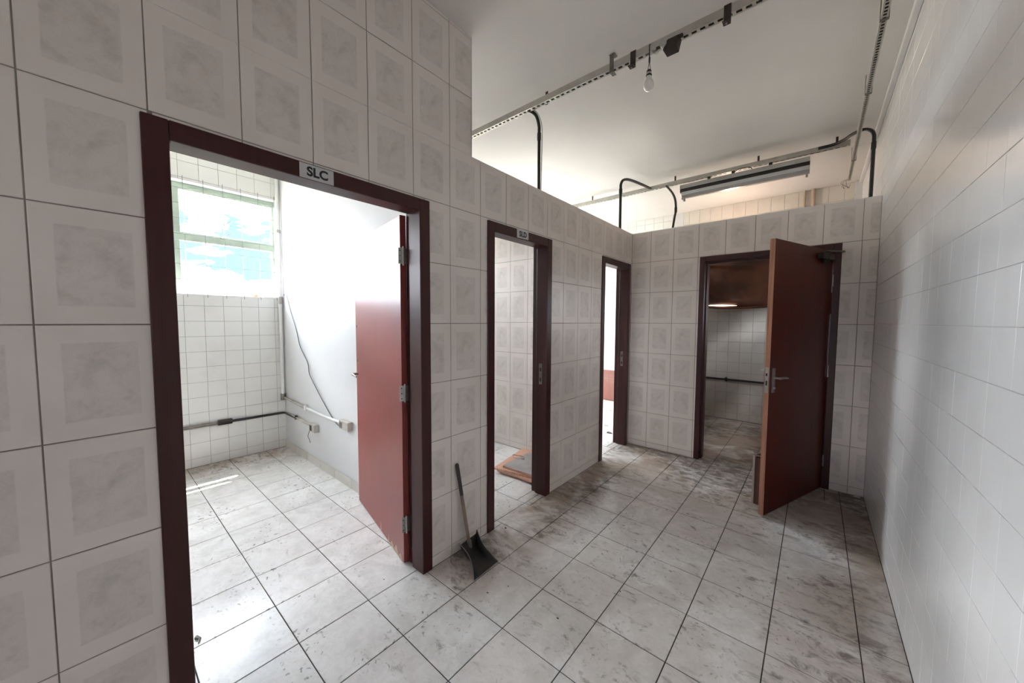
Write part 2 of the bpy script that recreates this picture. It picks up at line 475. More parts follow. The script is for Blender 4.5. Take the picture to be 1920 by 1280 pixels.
# ------------------------------------------------------------------ mesh helpers
class MB:
    def __init__(s):
        s.v, s.f, s.m = [], [], []

    def add(s, vs, fs, mi=0):
        o = len(s.v)
        s.v += [tuple(x) for x in vs]
        for f in fs:
            s.f.append(tuple(i + o for i in f))
            s.m.append(mi)
        return s

    def box(s, a, b, mi=0, xf=None):
        (x0, y0, z0), (x1, y1, z1) = a, b
        x0, x1 = min(x0, x1), max(x0, x1)
        y0, y1 = min(y0, y1), max(y0, y1)
        z0, z1 = min(z0, z1), max(z0, z1)
        vs = [(x0, y0, z0), (x1, y0, z0), (x1, y1, z0), (x0, y1, z0), (x0, y0, z1), (x1, y0, z1), (x1, y1, z1), (x0, y1, z1)]
        fs = [(0, 3, 2, 1), (4, 5, 6, 7), (0, 1, 5, 4), (1, 2, 6, 5), (2, 3, 7, 6), (3, 0, 4, 7)]
        if xf:
            vs = [xf @ Vector(v) for v in vs]
            if xf.to_3x3().determinant() < 0:
                fs = [tuple(reversed(f)) for f in fs]
        return s.add(vs, fs, mi)

    def tube(s, pts, r, n=10, mi=0, cap=True):
        pts = [Vector(p) for p in pts]
        rr = r if isinstance(r, (list, tuple)) else [r] * len(pts)
        rings = []
        prev = None
        for i, p in enumerate(pts):
            a = pts[max(i - 1, 0)]
            b = pts[min(i + 1, len(pts) - 1)]
            d = (b - a).normalized()
            if prev is None:
                h = Vector((0, 0, 1)) if abs(d.z) < 0.9 else Vector((1, 0, 0))
                x = d.cross(h).normalized()
            else:
                x = (prev - d * prev.dot(d)).normalized()
            prev = x
            y = d.cross(x)
            rings.append([p + (x * math.cos(2 * math.pi * k / n) + y * math.sin(2 * math.pi * k / n)) * rr[i] for k in range(n)])
        vs = [q for g in rings for q in g]
        fs = []
        for i in range(len(pts) - 1):
            for k in range(n):
                fs.append((i * n + k, i * n + (k + 1) % n, (i + 1) * n + (k + 1) % n, (i + 1) * n + k))
        if cap:
            fs.append(tuple(reversed(range(n))))
            fs.append(tuple(range((len(pts) - 1) * n, len(pts) * n)))
        return s.add(vs, fs, mi)

    def build(s, name, mats, parent=None, loc=None, bevel=0, smooth=False, flip=False):
        me = D.meshes.new(name)
        me.from_pydata(s.v, [], [tuple(reversed(f)) for f in s.f] if flip else s.f)
        mats = mats if isinstance(mats, (list, tuple)) else [mats]
        for m_ in mats:
            me.materials.append(m_)
        for p, i in zip(me.polygons, s.m):
            p.material_index = i
            p.use_smooth = smooth
        me.update()
        o = D.objects.new(name, me)
        COL.objects.link(o)
        if parent:
            o.parent = parent
        if loc is not None:
            o.location = loc
        if bevel:
            b = o.modifiers.new('bevel', 'BEVEL')
            b.width = bevel
            b.segments = 2
            b.limit_method = 'ANGLE'
        if smooth:
            try:
                me.set_sharp_from_angle(angle=math.radians(40))
            except Exception:
                pass
        return o


def empty(name, loc=(0, 0, 0)):
    o = D.objects.new(name, None)
    COL.objects.link(o)
    o.location = loc
    o.empty_display_size = 0.1
    return o


def tag(o, label=None, cat=None, group=None, kind=None):
    if label:
        o['label'] = label
    if cat:
        o['category'] = cat
    if group:
        o['group'] = group
    if kind:
        o['kind'] = kind
    return o


def smooth_path(pts, per=6):
    pts = [Vector(p) for p in pts]
    out = []
    for i in range(len(pts) - 1):
        p0, p1, p2, p3 = pts[max(i - 1, 0)], pts[i], pts[i + 1], pts[min(i + 2, len(pts) - 1)]
        for k in range(per):
            t = k / per
            out.append(0.5 * ((2 * p1) + (p2 - p0) * t + (2 * p0 - 5 * p1 + 4 * p2 - p3) * t * t + (3 * p1 - p0 - 3 * p2 + p3) * t ** 3))
    out.append(pts[-1])
    return out


# ---- tiles --------------------------------------------------------
_tile_cache = {}


def tile_geo(w, h, uv, c=0.0013):
    """chamfered tile slab from (0,0) to (w,h), face at z=0"""
    dp = 0.006
    v = [(0, 0, -dp), (w, 0, -dp), (w, h, -dp), (0, h, -dp),
         (0, 0, -c), (w, 0, -c), (w, h, -c), (0, h, -c),
         (c, c, 0), (w - c, c, 0), (w - c, h - c, 0), (c, h - c, 0)]
    f = [(8, 9, 10, 11)]
    for i in range(4):
        j = (i + 1) % 4
        f.append((4 + i, 4 + j, 8 + j, 8 + i))
        f.append((i, j, 4 + j, 4 + i))
    u0, v0, u1, v1 = uv
    uvs = []
    for fc in f:
        for i in fc:
            uvs.append((u0 + (u1 - u0) * v[i][0] / w, v0 + (v1 - v0) * v[i][1] / h))
    return v, f, uvs


def tile_mesh(w, h, uv, m, c=0.0013):
    key = (round(w, 4), round(h, 4), tuple(round(q, 3) for q in uv), m.name)
    if key in _tile_cache:
        return _tile_cache[key]
    v, f, uvs = tile_geo(w, h, uv, c)
    me = D.meshes.new('tile')
    me.from_pydata(v, [], f)
    ul = me.uv_layers.new(name='UVMap')
    for i, q in enumerate(uvs):
        ul.data[i].uv = q
    me.materials.append(m)
    _tile_cache[key] = me
    return me


def sub_rect(rects, hole):
    out = []
    a, b, c, d = hole
    for (u0, v0, u1, v1) in rects:
        if u1 <= a or u0 >= c or v1 <= b or v0 >= d:
            out.append((u0, v0, u1, v1))
            continue
        if u0 < a:
            out.append((u0, v0, a, v1))
        if u1 > c:
            out.append((c, v0, u1, v1))
        m0, m1 = max(u0, a), min(u1, c)
        if v0 < b:
            out.append((m0, v0, m1, b))
        if v1 > d:
            out.append((m0, d, m1, v1))
    return out


def edges(lo, hi, phase, step):
    k = math.ceil((lo - phase) / step - 1e-6)
    e = [lo]
    x = phase + k * step
    while x < hi - 1e-6:
        if x > lo + 1e-6:
            e.append(x)
        x += step
    e.append(hi)
    return e


def tiles(parent, org, ud, vd, us, vs, m, holes=(), joint=0.0035, seen=None, pix=10, limit=290, jitter=0.0006, name='tile', full=None, ujoint=None, c=0.0013):
    """lays the tiles of one surface: org + u*ud + v*vd is a point of the face; ud x vd points at the viewer"""
    ud, vd = Vector(ud), Vector(vd)
    nd = ud.cross(vd)
    rot = Matrix((ud, vd, nd)).transposed()
    cells = []
    for ca, cb, u0, u1 in ((us[i], us[i + 1], us[i], us[i + 1]) for i in range(len(us) - 1)):
        for j in range(len(vs) - 1):
            rs = [(u0, vs[j], u1, vs[j + 1])]
            for h in holes:
                rs = sub_rect(rs, h)
            for r in rs:
                if r[2] - r[0] < 0.012 or r[3] - r[1] < 0.012:
                    continue
                # position inside the full printed tile
                fu, fv = (full or (None, None))
                cu0, cv0 = u0, vs[j]
                w_, h_ = u1 - u0, vs[j + 1] - vs[j]
                if fu:
                    if w_ < fu - 1e-4 and i_is_first(us, u0):
                        cu0 = u1 - fu
                    w_ = fu
                if fv:
                    if h_ < fv - 1e-4 and i_is_first(vs, vs[j]):
                        cv0 = vs[j + 1] - fv
                    h_ = fv
                uv = ((r[0] - cu0) / w_, (r[1] - cv0) / h_, (r[2] - cu0) / w_, (r[3] - cv0) / h_)
                cells.append((r, uv))
    single, rest = [], []
    for r, uv in cells:
        size = 0
        if seen is None or (r[2] > seen[0] and r[0] < seen[2] and r[3] > seen[1] and r[1] < seen[3]):
            q = [project(Vector(org) + ud * a + vd * b) for a, b in ((r[0], r[1]), (r[2], r[1]), (r[2], r[3]), (r[0], r[3]))]
            if all(q):
                xs, ys = [p[0] for p in q], [p[1] for p in q]
                if max(xs) > 0 and min(xs) < 1920 and max(ys) > 0 and min(ys) < 1280:
                    size = min(max(xs) - min(xs), max(ys) - min(ys))
        (single if size >= pix else rest).append((size, r, uv))
    single.sort(key=lambda t: -t[0])
    rest += single[limit:]
    single = single[:limit]
    g = joint / 2
    uj = joint if ujoint is None else ujoint
    gu = uj / 2
    for _, r, uv in single:
        w, h = r[2] - r[0] - uj, r[3] - r[1] - joint
        o = D.objects.new(name, tile_mesh(w, h, uv, m, c))
        COL.objects.link(o)
        o.parent = parent
        p = Vector(org) + ud * (r[0] + gu) + vd * (r[1] + g) + nd * random.uniform(-jitter, 0)
        tilt = Matrix.Rotation(random.gauss(0, 0.0012), 3, 'X') @ Matrix.Rotation(random.gauss(0, 0.0012), 3, 'Y')
        mm = (rot @ tilt).to_4x4()
        mm.translation = p
        o.matrix_world = mm
    if rest:
        vv, ff, uu = [], [], []
        for _, r, uv in rest:
            v, f, q = tile_geo(r[2] - r[0] - uj, r[3] - r[1] - joint, uv, c)
            o0 = len(vv)
            b0 = Vector(org) + ud * (r[0] + gu) + vd * (r[1] + g)
            vv += [tuple(b0 + rot @ Vector(x)) for x in v]
            ff += [tuple(i + o0 for i in x) for x in f]
            uu += q
        me = D.meshes.new('small_tiles')
        me.from_pydata(vv, [], ff)
        ul = me.uv_layers.new(name='UVMap')
        for i, q in enumerate(uu):
            ul.data[i].uv = q
        me.materials.append(m)
        o = D.objects.new('distant_tiles', me)
        COL.objects.link(o)
        o.parent = parent
        o['kind'] = 'stuff'


def i_is_first(arr, v):
    return abs(arr[0] - v) < 1e-9


def structure(name, mb, m, label, **kw):
    o = mb.build(name, m, **kw)
    return tag(o, label, None, None, 'structure')


# ================================================================== THE ROOM
# door openings of the left wall (u = Y) and the far wall (u = X): outer size of the frame
D1 = (0.128, 1.236)
D2 = (1.696, 2.440)
D3 = (3.338, 4.050)
D4 = (-0.936, 0.142)
DTOP, D4TOP = 2.102, 2.110
FACE = 0.066
R = 0.0035   # grout lies this much behind the tile face

# ---- floor
mb = MB()
mb.box((XWO, YN - 0.15, -0.10), (XR + 0.15, YB + 0.15, -R))
floor = structure('floor', mb, M_GROUT_F, 'floor of square marbled white tiles with dark joints, smeared with dirt')
exs = edges(XW, XR, FX, FTX)
eys = edges(YN, YB, FY, FTY)
tiles(floor, (0, 0, 0), (1, 0, 0), (0, 1, 0), exs, eys, M_FT, holes=[
    (XLB + R, YN, XL - R, D1[0] + 0.03), (XLB + R, D1[1] - 0.03, XL - R, D2[0] + 0.03), (XLB + R, D2[1] - 0.03, XL - R, D3[0] + 0.03),
    (XLB + R, D3[1] - 0.03, XL - R, YB), (XW, YS + 0.002, XLB + R, YE), (XW, Y2, XLB + R, Y2 + 0.12), (XL - R, YF + R, D4[0] + 0.03, YFB - R),
    (D4[1] - 0.03, YF + R, XR, YFB - R)],
    joint=0.0045, pix=10, limit=295)

# ---- ceiling
mb = MB()
mb.box((XWO, YN - 0.15, ZC), (XR + 0.15, YB + 0.15, ZC + 0.12))
structure('ceiling', mb, M_CEIL, 'flat off-white painted ceiling')

# ---- left wall: full height up to YE, low partition beyond
mb = MB()
a, b = XLB + R, XL - R
DO = 0.028
mb.box((a, YN, 0), (b, D1[0] + DO, ZC))
mb.box((a, D1[0] + DO, DTOP - DO), (b, D1[1] - DO, ZC))
mb.box((a, D1[1] - DO, 0), (b, YE, ZC))
mb.box((a, YE, 0), (b, D2[0] + DO, ZL))
mb.box((a, D2[0] + DO, DTOP - DO), (b, D2[1] - DO, ZL))
mb.box((a, D2[1] - DO, 0), (b, D3[0] + DO, ZL))
mb.box((a, D3[0] + DO, DTOP - DO), (b, D3[1] - DO, ZL))
mb.box((a, D3[1] - DO, 0), (b, YB, ZL))
wall_left = structure('wall_left', mb, M_GROUT_W, 'left wall of printed marbled tiles with three doorways, low beyond the first')
holes = [(D1[0] + DO, 0, D1[1] - DO, DTOP - DO), (D2[0] + DO, 0, D2[1] - DO, DTOP - DO), (D3[0] + DO, 0, D3[1] - DO, DTOP - DO)]
zv = [0.0] + [WZ0 + k * WTV for k in range(0, 8)]
ye = edges(YN, YF, 0.1473, WTU)
if YE not in ye:
    ye2 = sorted(ye + [YE])
tiles(wall_left, (XL, 0, 0), (0, 1, 0), (0, 0, 1), ye, zv, M_WT, holes=holes, full=(WTU, WTV), pix=10)
zt = [ZL + 0.0005, WZ0 + 8 * WTV, WZ0 + 9 * WTV, ZC]
zt = [z for z in zt if z <= ZC]
tiles(wall_left, (XL, 0, 0), (0, 1, 0), (0, 0, 1), [y for y in ye if y < YE - 0.02] + [YE], zt, M_WT, full=(WTU, WTV), pix=10)
# capping of the low partition and end face of the high part
mb = MB()
mb.box((XLB, YE, ZL - 0.006), (XL, YB, ZL))
tag(mb.build('coping', M_PVC, wall_left), 'white painted coping on the low wall')
mb = MB()
mb.box((XLB, YE, ZL), (XL - 0.001, YE + 0.004, ZC))
mb.build('end_plaster', M_PLASTER, wall_left)
# side-room face of the left wall: plain plaster
mb = MB()
for (p, q, top) in ((YN, D1[0] + DO, ZC), (D1[1] - DO, YS, ZC), (YE, D2[0] + DO, ZL), (D2[1] - DO, Y2, ZL), (Y2 + .12, D3[0] + DO, ZL), (D3[1] - DO, YB, ZL)):
    mb.box((XLB, p, 0), (XLB + R, q, top))
for dd, top in ((D1, ZC), (D2, ZL), (D3, ZL)):
    mb.box((XLB, dd[0] + DO, DTOP - DO), (XLB + R, dd[1] - DO, top))
mb.build('inner_plaster', M_PLASTER, wall_left)

# ---- far wall (low partition)
mb = MB()
a, b = YF + R, YFB - R
mb.box((XL, a, 0), (D4[0] + DO, b, ZL))
mb.box((D4[0] + DO, a, D4TOP - DO), (D4[1] - DO, b, ZL))
mb.box((D4[1] - DO, a, 0), (XR, b, ZL))
wall_far = structure('wall_far', mb, M_GROUT_W, 'low far wall of printed marbled tiles with a doorway')
FC = -1.440
fe = edges(XL, XR, FC, 0.2428)
tiles(wall_far, (0, YF, 0), (1, 0, 0), (0, 0, 1), fe, zv, M_WT, holes=[(D4[0] + DO, 0, D4[1] - DO, D4TOP - DO)], full=(0.2428, WTV), pix=10)
mb = MB()
mb.box((XL + 0.001, YF, ZL - 0.006), (XR, YFB, ZL))
tag(mb.build('coping', M_PVC, wall_far), 'white painted coping on the low wall')
mb = MB()
mb.box((XL, YFB - R, 0), (D4[0] + DO, YFB, ZL)).box((D4[1] - DO, YFB - R, 0), (XR, YFB, ZL)).box((D4[0] + DO, YFB - R, D4TOP - DO), (D4[1] - DO, YFB, ZL))
mb.build('inner_plaster', M_PLASTER, wall_far)

# ---- right wall: small glazed white tiles
mb = MB()
mb.box((XR + R, YN, 0), (XR + 0.15, FILL_REARWIN[0], ZC)).box((XR + R, FILL_REARWIN[1], 0), (XR + 0.15, YB, ZC))
mb.box((XR + R, FILL_REARWIN[0], 0), (XR + 0.15, FILL_REARWIN[1], FILL_REARWIN[2])).box((XR + R, FILL_REARWIN[0], FILL_REARWIN[3]), (XR + 0.15, FILL_REARWIN[1], ZC))
wall_right = structure('wall_right', mb, M_GROUT_R, 'right wall of glossy white square tiles')
re_ = edges(YN, YB, 0.06, 0.15)
rv = [0.0] + [0.08 + 0.151 * k for k in range(0, 21)]
rv = [z for z in rv if z < ZC - 0.03] + [ZC]
# u runs towards the camera so that the face looks into the room
tiles(wall_right, (XR, 0, 0), (0, -1, 0), (0, 0, 1), [-y for y in reversed(re_)], rv, M_RT, holes=[(-FILL_REARWIN[1], FILL_REARWIN[2], -FILL_REARWIN[0], FILL_REARWIN[3])], joint=0.0024, ujoint=0.0005, c=0.0005, pix=10, jitter=0.0001)
mb = MB()
mb.box((XR - 0.032, YN, ZC - 0.032), (XR - 0.0005, YB, ZC))
m_ = mb.build('trim_1', M_PVC, bevel=0.006)
tag(m_, 'thin white moulding where the right wall meets the ceiling', None, None, 'structure')

# ---- wall behind the camera
mb = MB()
w0, w1, w2, w3 = FILL_BACKWIN
mb.box((XL, YN - 0.15, 0), (w0, YN, ZC)).box((w1, YN - 0.15, 0), (XR, YN, ZC)).box((w0, YN - 0.15, 0), (w1, YN, w2)).box((w0, YN - 0.15, w3), (w1, YN, ZC))
structure('wall_back', mb, M_PLASTER, 'plain wall behind the viewpoint')
mb = MB()
mb.box((XW, -1.45, 0), (XLB, -1.30, ZC))
structure('wall_near', mb, M_PLASTER, 'plain near wall of the first side room')

# ---- outside wall with the windows
mb = MB()
ys = [YN] + [q for w in WINDOWS for q in w[:2]] + [YB]
for i in range(0, len(ys), 2):
    mb.box((XWO, ys[i], 0), (XW - R, ys[i + 1], ZC))
for (p, q, c, d) in WINDOWS:
    mb.box((XWO, p, 0), (XW - R, q, c))
    mb.box((XWO, p, d), (XW - R, q, ZC))
wall_window = structure('wall_outer', mb, M_GROUT_S, 'outside wall of small white square tiles under the window')
we = edges(YN, YB, 0.584, 0.1495)
wv = [0.0] + [0.084 + 0.1495 * k for k in range(0, 21)]
wv = [z for z in wv if z < ZC - 0.03] + [ZC]
tiles(wall_window, (XW, 0, 0), (0, 1, 0), (0, 0, 1), we, wv, M_ST, holes=[(p, c, q, d) for (p, q, c, d) in WINDOWS], joint=0.003,
      seen=(0.3, 0, 1.42, 3.2), pix=9)
# plastered reveals and sills
for i, (p, q, c, d) in enumerate(WINDOWS):
    mb = MB()
    mb.box((XWO, p, c), (XW - 0.002, q, c + 0.012)).box((XWO, p, d - 0.012), (XW - 0.002, q, d))
    mb.box((XWO, p, c + 0.012), (XW - 0.002, p + 0.012, d - 0.012)).box((XWO, q - 0.012, c + 0.012), (XW - 0.002, q, d - 0.012))
    mb.build('window_reveal', M_PVC, wall_window)

# ---- white side wall of the first side room, full height
mb = MB()
mb.box((XW, YS, 0), (XLB, YE, ZC))
wall_side = structure('wall_side', mb, M_PLASTER, 'white plastered side wall seen through the first doorway')
# tiled baseboard of that wall
bb = empty('baseboard_side', (XW, YS, 0))
tag(bb, 'low tiled baseboard along the white side wall', None, None, 'structure')
mb = MB()
mb.box((XW, YS - 0.006, 0), (XLB, YS, 0.076))
mb.build('mortar', M_GROUT_S, bb, loc=(-XW, -YS, 0))
be = edges(XW, XLB, FX, FTX)
for i in range(len(be) - 1):
    mb = MB()
    mb.box((be[i] + 0.003, YS - 0.011, 0.001), (be[i + 1] - 0.003, YS - 0.003, 0.079))
    mb.build('baseboard_tile', M_BB, bb, loc=(-XW, -YS, 0), bevel=0.0015)

# ---- side wall of the second side room (low), printed tiles
mb = MB()
mb.box((XW, Y2 + R, 0), (XLB, Y2 + 0.12, ZL))
wall_second = structure('wall_second', mb, M_GROUT_S, 'brightly lit printed tile wall seen through the second doorway')
se = edges(XW, XLB, -2.40, WTU)
tiles(wall_second, (0, Y2, 0), (1, 0, 0), (0, 0, 1), se, zv, M_WT, full=(WTU, WTV), pix=9, seen=(-3.1, 0, -2.1, 2.6))

# ---- rearmost wall: small tiles, pink dado in the third side room
mb = MB()
mb.box((XWO, YB + R, 0), (XR + 0.15, YB + 0.15, ZC))
wall_rear = structure('wall_rear', mb, M_GROUT_S, 'rearmost wall of small white tiles seen through the doorways and over the low wall')
ke = edges(XL, XR, -1.127, 0.148)
kv = [0.0] + [0.10 + 0.1505 * k for k in range(0, 21)]
kv = [z for z in kv if z < ZC - 0.05] + [ZC]
tiles(wall_rear, (0, YB, 0), (1, 0, 0), (0, 0, 1), ke, kv, M_KT, joint=0.003, pix=9, limit=250)
k2 = edges(XW, XLB, -2.85, 0.148)
kv2 = [0.558 + 0.1475 * k for k in range(0, 21)]
kv2 = [z for z in kv2 if z < ZC - 0.05] + [ZC]
tiles(wall_rear, (0, YB, 0), (1, 0, 0), (0, 0, 1), k2, kv2, M_ST, joint=0.003, pix=9, seen=(-3.2, 0, -2.6, 2.6))
k3 = edges(XW, XLB, -2.85, 0.33)
tiles(wall_rear, (0, YB, 0), (1, 0, 0), (0, 0, 1), k3, [0, 0.402, 0.558], M_PINK, joint=0.003, pix=7, seen=(-3.2, 0, -2.5, 0.6), name='dado_tile')
mb = MB()
mb.box((XLB - 0.0, YB - 0.001, 0), (XL, YB + R, ZC))
mb.build('plaster_strip', M_PLASTER, wall_rear)
mb = MB()
mb.box((0.30, YB - 0.05, 0), (XR, YB, ZC))
tag(mb.build('trim_2', M_PLASTER), 'white plastered corner casing of the rear room', None, None, 'structure')


# ================================================================== WINDOWS
def window(i, p, q, c, d):
    w = empty('window_%d' % (i + 1), (XW - 0.11, p, c))
    tag(w, ['pale green steel window with a wide sky pane seen through the first doorway',
            'steel window of the second side room', 'steel window of the third side room'][i], None, None, 'structure')
    off = Vector((XW - 0.11, p, c))
    P0, Q0, C0, D0 = 0.012, (q - p) - 0.012, 0.012, (d - c) - 0.012
    tr0, tr1 = 0.525, 0.592            # transom
    fw = 0.038
    mb = MB()
    mb.box((-0.02, P0, C0), (0.02, Q0, C0 + 0.03)).box((-0.02, P0, D0 - fw), (0.02, Q0, D0))
    mb.box((-0.02, P0, C0 + 0.03), (0.02, P0 + fw, D0 - fw)).box((-0.02, Q0 - 0.02, C0 + 0.03), (0.02, Q0, D0 - fw))
    mb.build('frame', M_GREEN, w, bevel=0.003)
    mb = MB()
    mb.box((-0.025, P0 + fw, tr0), (0.025, Q0 - 0.02, tr1))
    mb.build('transom', M_GREEN, w, bevel=0.003)
    # mullions in line with the left stile of the visible sash
    if i == 0:
        mul = [0.545 - p]
    else:
        mul = [(q - p) / 2 - 0.02]
    for m0 in mul:
        mb = MB()
        mb.box((-0.022, m0, C0 + 0.03), (0.022, m0 + 0.045, tr0)).box((-0.03, m0, tr1), (0.03, m0 + 0.05, D0 - fw))
        mb.build('mullion', M_GREEN, w, bevel=0.003)
    spans = [P0 + fw] + [x for m0 in mul for x in (m0, m0 + 0.05)] + [Q0 - 0.02]
    for k in range(0, len(spans), 2):
        for (lo, hi) in ((C0 + 0.03, tr0), (tr1, D0 - fw)):
            mb = MB()
            mb.box((-0.002, spans[k], lo), (0.002, spans[k + 1], hi))
            mb.build('pane', M_GLASS, w)
        # top-hung sash rail
        mb = MB()
        mb.box((0.015, spans[k], D0 - fw - 0.028), (0.034, spans[k + 1], D0 - fw)).box((0.015, spans[k], tr1), (0.034, spans[k + 1], tr1 + 0.012))
        s_ = mb.build('sash_rail', M_GREEN, w, bevel=0.002)
        if k == len(spans) - 2:
            mb = MB()
            y_ = 0.925 - p
            mb.tube([(0.035, y_ - 0.03, tr1 + 0.0), (0.06, y_ + 0.005, tr1 + 0.02), (0.10, y_ + 0.05, tr1 + 0.05)], 0.005, 8)
            mb.build('window_stay', M_TARN, s_)
    return w


for i, wn in enumerate(WINDOWS):
    window(i, *wn)

# wire guard stretched across the first window
gd = empty('window_guard', (XW + 0.004, 0.465, 1.69))
tag(gd, 'thin wire guard stretched in squares across the window of the first room', 'wire guard')
off = Vector((XW + 0.004, 0.465, 1.69))
k = -9
yk = 0.615 + 0.1485 * k
while yk < 1.38:
    if yk > -0.95:
        mb = MB()
        mb.tube([Vector((XW + 0.004, yk, 1.66)) - off, Vector((XW + 0.004, yk, 2.79)) - off], 0.0030, 6)
        mb.build('wire', M_WIRE, gd)
    k += 1
    yk = 0.615 + 0.1485 * k
for k in range(7):
    z_ = 1.826 + 0.1412 * k
    mb = MB()
    mb.tube([Vector((XW + 0.006, -0.96, z_ + 0.005 * math.sin(k * 2.1))) - off, Vector((XW + 0.006, 1.40, z_)) - off], 0.0030, 6)
    mb.build('wire', M_WIRE, gd)


# ================================================================== DOOR FRAMES AND DOORS
def frame(n, wall, u0, u1, top, label, rebate='back', plate=False):
    """wall 'L': u=Y, n=+X from XL ; wall 'F': u=X, n=-Y from YF"""
    if wall == 'L':
        T = Matrix(((0, 1, 0, XL), (1, 0, 0, 0), (0, 0, 1, 0), (0, 0, 0, 1)))   # (u,n,z) -> world
        org = Vector((XL, (u0 + u1) / 2, 0))
        depth = XL - XLB
    else:
        T = Matrix(((1, 0, 0, 0), (0, -1, 0, YF), (0, 0, 1, 0), (0, 0, 0, 1)))
        org = Vector(((u0 + u1) / 2, YF, 0))
        depth = YFB - YF
    d = empty('door_%d' % n, org)
    tag(d, label, None, None, 'structure')
    X = Matrix.Translation(-org) @ T
    th, tw = 0.050, FACE
    if rebate == 'back':
        spans = ((-0.098, 0.010, tw), (-depth - 0.006, -0.098, th))
    else:
        spans = ((-0.045, 0.010, th), (-depth - 0.006, -0.045, tw))
    for side in (0, 1):
        mb = MB()
        for (n0, n1, w) in spans:
            if side == 0:
                mb.box((u0, n0, 0.0005), (u0 + w, n1, top), 0, X)
            else:
                mb.box((u1 - w, n0, 0.0005), (u1, n1, top), 0, X)
        j = mb.build('door_jamb', M_FRAME, d, bevel=0.004)
        if plate and side == 1:
            mb = MB()
            mb.box((u1 - tw - 0.0015, -0.065, 0.93), (u1 - tw + 0.001, -0.035, 1.10), 0, X)
            mb.box((u1 - tw - 0.0025, -0.058, 0.955), (u1 - tw - 0.001, -0.042, 0.985), 1, X)
            mb.box((u1 - tw - 0.0025, -0.058, 1.035), (u1 - tw - 0.001, -0.042, 1.065), 1, X)
            tag(mb.build('strike_plate', [M_TARN, M_BLACK], j), 'small steel strike plate')
    mb = MB()
    for (n0, n1, w) in spans:
        mb.box((u0 + w, n0, top - w), (u1 - w, n1, top), 0, X)
    mb.build('door_head', M_FRAME, d, bevel=0.004)
    return d, org


def hinge(parent, org, p, axis_dir, zc, h=0.09):
    """steel butt hinge: two leaves and a knuckle"""
    mb = MB()
    p = Vector(p) - org
    ax = Vector(axis_dir).normalized()
    ay = Vector((-ax.y, ax.x, 0))
    X = Matrix((( ax.x, ay.x, 0, p.x), (ax.y, ay.y, 0, p.y), (0, 0, 1, zc - org.z), (0, 0, 0, 1)))
    mb.box((-0.034, -0.001, -h / 2), (-0.004, 0.0015, h / 2), 0, X)
    mb.box((0.004, -0.001, -h / 2), (0.030, 0.0015, h / 2), 0, X)
    mb.tube([X @ Vector((0, 0.002, -h / 2 - 0.008)), X @ Vector((0, 0.002, h / 2 + 0.008))], 0.006, 10)
    for s_ in (-0.024, 0.02):
        for q in (-0.03, 0, 0.03):
            mb.box((s_ - 0.003, 0.0014, q - 0.003), (s_ + 0.003, 0.0024, q + 0.003), 1, X)
    return mb.build('hinge', [M_STEEL, M_BLACK], parent)


def lever(parent, org, X, side, z, m, plate=True):
    """lever handle with its long plate, in the leaf frame: x along the leaf, y out of the face"""
    mb = MB()
    s = side
    if plate:
        mb.box((-0.016, 0, z - 0.11), (0.016, s * 0.006, z + 0.07), 0, X)
    mb.tube([X @ Vector((0, s * 0.004, z)), X @ Vector((0, s * 0.045, z))], 0.009, 10)
    mb.tube([X @ Vector(q) for q in ((0, s * 0.045, z), (0.03, s * 0.052, z + 0.004), (0.07, s * 0.052, z + 0.001), (0.115, s * 0.046, z - 0.006))], [0.009, 0.009, 0.008, 0.006], 10)
    if plate:
        mb.tube([X @ Vector((0, s * 0.004, z - 0.075)), X @ Vector((0, s * 0.016, z - 0.075))], 0.009, 10)
    return mb.build('lever_handle', m, parent, smooth=True)


d1, o1 = frame(1, 'L', D1[0], D1[1], DTOP, 'nearest doorway on the left with dark red frame and open red door', 'back')
d2, o2 = frame(2, 'L', D2[0], D2[1], DTOP, 'middle doorway on the left with dark red frame, boards on the floor inside', 'back', True)
d3, o3 = frame(3, 'L', D3[0], D3[1], DTOP, 'narrow-looking doorway in the far left corner with dark red frame', 'back', True)
d4, o4 = frame(4, 'F', D4[0], D4[1], D4TOP, 'doorway in the far wall with dark frame and door standing open towards the room', 'front')

# leaf of door 1: swung into the side room
hp = Vector((-1.808, 1.150, 0))
fe_ = Vector((-2.735, 1.340, 0))
ax = (fe_ - hp).normalized()
ay = Vector((ax.y, -ax.x, 0))        # thickness direction, away from the camera side
if ay.y < 0:
    ay = -ay
LW = (fe_ - hp).length
X1 = Matrix(((ax.x, ay.x, 0, hp.x - o1.x), (ax.y, ay.y, 0, hp.y - o1.y), (0, 0, 1, 0), (0, 0, 0, 1)))
mb = MB()
mb.box((0, 0, 0.010), (LW - 0.003, 0.035, 2.040), 0, X1)
leaf1 = mb.build('door_leaf', M_LEAF, d1, bevel=0.002)
tag(leaf1, 'red gloss painted door leaf with worn edges')
mb = MB()
mb.box((LW - 0.0035, 0.0, 0.012), (LW, 0.035, 2.038), 0, X1)
mb.box((LW - 0.007, -0.0006, 0.90), (LW - 0.003, 0.0, 1.17), 0, X1)
